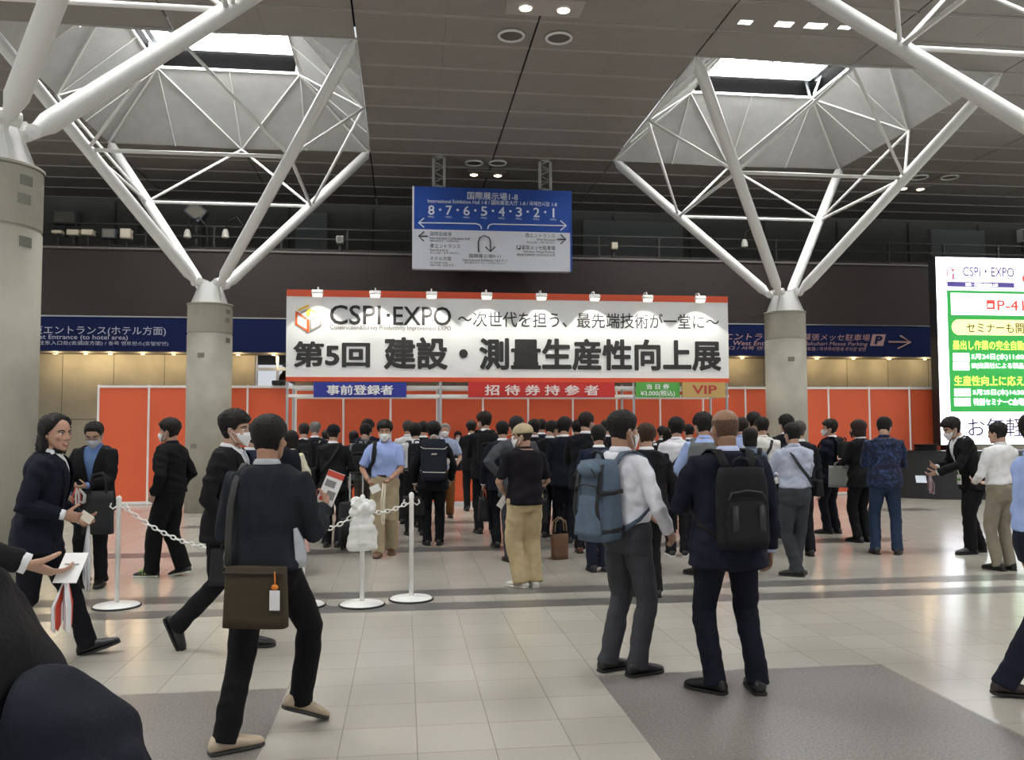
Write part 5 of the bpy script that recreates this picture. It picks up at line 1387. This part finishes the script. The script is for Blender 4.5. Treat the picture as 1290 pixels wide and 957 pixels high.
staff = pp('masked staff member in black suit bowing and handing out lanyards', 1226, 10.75, 0, 82, 1.73, tc='171719', pc='151517', mask='eaeaea', opening=True, hair='full', hc='1a1512', lean=22, head=(0, 24), R=(.10, .42, 1.06), L=(-.08, .50, 1.0), Rc=.6, Lc=.6, fR=(.10, -.08, 0, -6, 0), fL=(-.10, .12, 0, 10, 0), wide=.01)
q_ = staff['arms'][-1][2] + staff['arms'][-1][3] * .09
lanyards('lanyard_bundle', 'pink and white lanyards in the bowing staff member\'s hands', staff, q_, 8, .22, .05, ('c99aa0', 'dcd3d8', 'b06a72'), 21, dx=0)
sheet('folded_leaflet', 'blue-white leaflet offered by the bowing staff member', 'leaflet', staff, q_ + Vector((-.02, .12, -.05)), .12, .16, Matrix.Rotation(radians(70), 3, 'Z') @ Matrix.Rotation(radians(60), 3, 'X'), mat('c9d2dc', .6))
t, o = hold('name_badge', 'white name badge with green print hanging at the bowing staff member\'s waist', 'badge', staff, staff['T'](-.07, .22, 1.0))
B().box(o, (.09, .006, .12)).obj('card', PAPER, t, False, o); B().box(o + Vector((0, .004, .0)), (.07, .003, .03)).obj('green_band', mat('5f9a4a', .5), t, False, o)
B().tube([o + Vector((0, 0, .06)), staff['T'](-.06, .17, 1.25), staff['T'](-.05, .10, 1.43)], .005, 5).obj('neck_cord', PAPER, t, True, o)
scr = pp('person in white shirt facing the LED screen, back turned', 1259, 9.5, 533, 8, top='shirt', tc='e4e4e4', pc='8b8373', hair='short', hc='15110f', head=(18, 6), R='front', L='front', belt=True)
lady = pp('person with short brown hair in black trouser suit and heels', 1083, 11.8, 529, 16, tc='17171a', pc='151517', hair='bob', hc='2c1e18', L='phone', R=(.2, .2, .98), wid=.88, near=1, head=(20, 4), mask='26262a', skin='bb9682', shoe='121213', h=1.66, sc='e3e3e3')
handbag('flat grey paper bag held by the person in black trouser suit', lady, -1, '8e908c', .34, .30, .07, 'paper_bag', 30, .06)
bpk = pp('person in navy suit with black rucksack looking aside near the orange panels', 1047, 12.7, 530, 32, tc='191c28', pc='16171f', hair='full', hc='16120f', head=(32, 2), L='phone', R='front', near=1, mask='e2e2e2', fL=(-.1, .05, 0, 20, 0))
backpack('black rucksack on the navy suit near the orange panels', bpk, '18181b', .31, .47, .17, .93)
EXTRA = None

# -- the queues under the header
Q = [
    # label, px, d, ytop, rot, options, luggage
    ('person in navy suit with pale blue mask glimpsed behind the olive-bag carrier', 318, 8.2, 532, -60, dict(tc=NAVY, mask='a9c3e6', hc='17120f'), None),
    ('person in black suit close behind the shoulder of the olive-bag carrier', 350, 9.2, 531, 0, dict(tc='1a1c24'), None),
    ('person with bob hair in cream blouse under a black rucksack', 366, 10.6, 541, -25, dict(top='shirt', tc='d9d2bb', pc='18181b', hair='bob', hc='17110e', wid=.88, L='phone', R='phone', mask='e6e6e6'), ('bp', 'slim black rucksack worn over the cream blouse', '141417')),
    ('person in black suit with round-topped black backpack near header post', 383, 12.5, 531, 0, dict(tc='1b1c20', hair='buzz', hc='2a211c', wid=1.04), ('bp', 'round-topped black backpack in the queue by the header post', '1a1b1d')),
    ('grey-haired person in black suit with beige bag strap', 397, 14.0, 530, -6, dict(tc='20222b', hair='short', hc='6f6c68'), ('cb', 'beige shoulder strap and bag on the grey-haired queuer', 'b8a894')),
    ('small dark head at the front of the pre-registration queue', 411, 15.6, 541, 0, dict(tc=NAVY), None),
    ('person in grey waistcoat with black backpack behind light blue shirt', 460, 12.4, 540, -15, dict(top='vest', tc='5d6064', sc='6a6d70', pc='4a443c', hair='short', head=(0, 15), h=1.64), ('bp', 'black backpack on the grey waistcoat beside suitcase', '1a1a1d')),
    ('person with bushy black hair beyond the grey waistcoat', 463, 13.9, 528, -20, dict(tc=NAVY, hair='full'), None),
    ('short person in dark suit beside the bushy-haired queuer', 446, 14.9, 542, 10, dict(tc=CHAR, hair='bob', wid=.88), None),
    ('older person in white shirt leaning at the counter', 514, 14.2, 529, -8, dict(top='shirt', tc='dedede', pc=CHAR, hair='short', hc='3f3a36'), None),
    ('person in white shirt with black backpack straps beside the big navy backpack', 523, 12.7, 533, 8, dict(top='shirt', tc='dcdce0', pc='1c1c20', hair='full', L=(-.2, .15, 1.0)), ('bp', 'black backpack on white shirt next to the navy one', '1c1d21')),
    ('dark-suited person in front of the navy backpack carrier', 533, 13.7, 530, 0, dict(tc=BLK), None),
    ('grey-haired person in masked pale shirt and brown trousers coming back', 561, 15.2, 533, 176, dict(top='polo', tc='a6b2cf', pc='7a4f2c', hair='short', hc='837f79', mask='e8e8e8', L=(-.2, .2, .95), wide=.01, hem=.88), ('cb', 'dark sling bag on the returning grey-haired person', '1d1f29')),
    ('masked receptionist behind the counter', 577, 18.4, 543, 180, dict(top='shirt', tc='2a2b30', hair='bob', wid=.86, mask='e4e4e4', legs=True, L='front', R='front'), None),
    ('person at the counter beyond the tall backpacker', 594, 16.3, 530, -4, dict(tc=BLK, hair='full'), None),
    ('tall person in black suit with large black backpack', 611, 12.9, 519, 4, dict(tc='1b1c20', hair='full', hc='201914', R=(.26, .05, .86), mask='e0e0e0', head=(25, 4)), ('bp', 'large black backpack on the tall queuer', '161618')),
    ('person in dark navy suit holding a black bag low', 633, 11.4, 530, 0, dict(tc='181b26', pc='15161c', L=(-.26, .1, .86)), ('hb', 'black briefcase hanging beside the dark navy suit', '131315')),
    ('person in charcoal suit with a hand on the hip behind khaki cap', 651, 10.2, 524, 8, dict(tc='484a4f', pc='34363d', L='hip', Le=(-1, -.5, 0), R=(.24, .12, .9), wid=1.08, shoe='4a1f1c', Lc=.8), ('hb2', 'black holdall with small white mark beside the khaki trousers', '141416')),
    ('dark-suited person beyond the charcoal suit', 673, 13.2, 529, -15, dict(tc=BLK, hair='full'), None),
    ('person bowing the head in black jacket near the khaki cap', 693, 12.4, 529, -30, dict(tc=BLK, head=(-20, 18)), None),
    ('dark head far ahead in the invitation queue', 682, 15.0, 528, 0, dict(tc=NAVY), None),
    ('person in navy suit with thick black hair mid-queue', 711, 11.9, 526, -6, dict(tc='161a24', pc='15161d', hair='full', R=(.24, .15, .9), head=(-20, 6)), ('hb', 'black bag carried low by the thick-haired queuer', '151517')),
    ('masked person glimpsed between two dark suits', 704, 14.4, 531, -50, dict(tc=CHAR, mask='ececec', hair='full'), None),
    ('tall person in black suit and brown shoes, head turned', 738, 10.9, 519, -14, dict(tc='191a1d', pc='17171b', hair='short', hc='1f1712', head=(-35, 0), shoe='5a3320', wid=1.06), None),
    ('masked person peering past the tall black suit', 728, 12.6, 529, -40, dict(tc=NAVY, mask='e6e6e6'), None),
    ('short person in navy suit beside blue-grey backpack', 754, 9.5, 535, -6, dict(tc='1b2135', pc='191d2b', hair='short', sc='f0f0f0', wid=1.02), None),
    ('dark head behind the white-shirted backpacker', 764, 13.2, 529, 0, dict(tc=BLK), None),
    ('white-shirted person far ahead in the ticket lane', 821, 13.6, 539, 0, dict(top='shirt', tc='e0e0e2', pc=CHAR, hair='buzz', hc='2b221d'), ('bp', 'dark backpack on the far white shirt in ticket lane', '202226')),
    ('dark-haired person at the ticket lane counter', 834, 15.2, 537, 0, dict(tc=CHAR), None),
    ('person in black with long bob in the ticket lane', 842, 12.9, 539, -6, dict(tc=BLK, hair='bob', wid=.88), None),
    ('dark head beyond the grey knit vest', 868, 14.2, 535, 6, dict(tc=NAVY), None),
    ('person in pale blue shirt half hidden by the bald person', 934, 12.3, 528, -8, dict(top='shirt', tc='a3b3dc', pc='1b1c22', hair='full', hc='241a14'), None),
    ('person with black bob in slate blouse and shoulder bag', 945, 10.2, 542, -10, dict(top='shirt', tc='5e6a7c', pc='1c1f2a', hair='bob', hc='15100d', wid=.9, h=1.56), ('bp1', 'black shoulder backpack on the slate blouse', '17181b')),
    ('person in white T-shirt with thin diagonal strap', 960, 11.4, 526, -4, dict(top='tee', tc='e6e3dd', pc='2b3a5c', hair='short', hc='16110e', hem=.84, wid=1.06), ('cb', 'thin black strap with pouch over the white T-shirt', '1c1c1e')),
    ('person standing beyond the white T-shirt', 950, 13.4, 521, 0, dict(tc=BLK, hair='full'), None),
    ('dark-haired person in front of the column', 991, 12.2, 524, 0, dict(tc='1b1c22', hair='full'), None),
    ('grey-haired person in dark jacket by the column', 1006, 10.6, 531, -8, dict(tc='1c1d22', pc='191a1f', hair='short', hc='4a4642', head=(-30, 0)), ('hb', 'black bag at the side of grey-haired person near column', '151517')),
]
g_ = random.Random(11)
for lab, px, d, yt, rot, k, lug in Q:
    k = dict(k)
    k.setdefault('R', g_.choice(['phone', None, 'front', 'phone'])); k.setdefault('L', g_.choice(['phone', None, 'phone']))
    k.setdefault('pc', '18191d'); k.setdefault('hc', g_.choice(['15110f', '1a1411', '120f0d']))
    k.setdefault('fR', (.09 + g_.uniform(-.02, .05), g_.uniform(-.06, .06), 0, -8, 0))
    p = pp(lab, px, d, yt, rot, **k)
    if not lug: continue
    kind, ll, c = lug
    if kind == 'bp': backpack(ll, p, c)
    elif kind == 'bp1': backpack(ll, p, c, .24, .32, .12, 1.02)
    elif kind == 'cb': crossbody(ll, p, 1, c, True, .24, .2)
    elif kind == 'hb': handbag(ll, p, -1, c, .38, .30, .12)
    elif kind == 'hb2':
        t = handbag(ll, p, 1, c, .40, .30, .16, 'holdall', 70)
# tan tote standing on the floor in the queue
p = stand(704, 10.4)
t = thing('tote_bag', 'tan canvas tote standing on the floor among the queue', 'bag', p, radians(20))
b = B(); b.loft([((0, 0, .30 * i / 5), (1, 0, 0), (0, 1, 0), .10 + .003 * i, .06 - .007 * i) for i in range(6)], 22, .08, 5); b.obj('bag_body', mat('6b4c37', .75, noise=.1, nscale=10), t, True)
for y in (-.03, .03): B().tube([(-.08, y, .33), (-.07, y, .45), (0, y, .5), (.07, y, .45), (.08, y, .33)], .008, 6).obj('handle', mat('8a7358', .7), t, True)
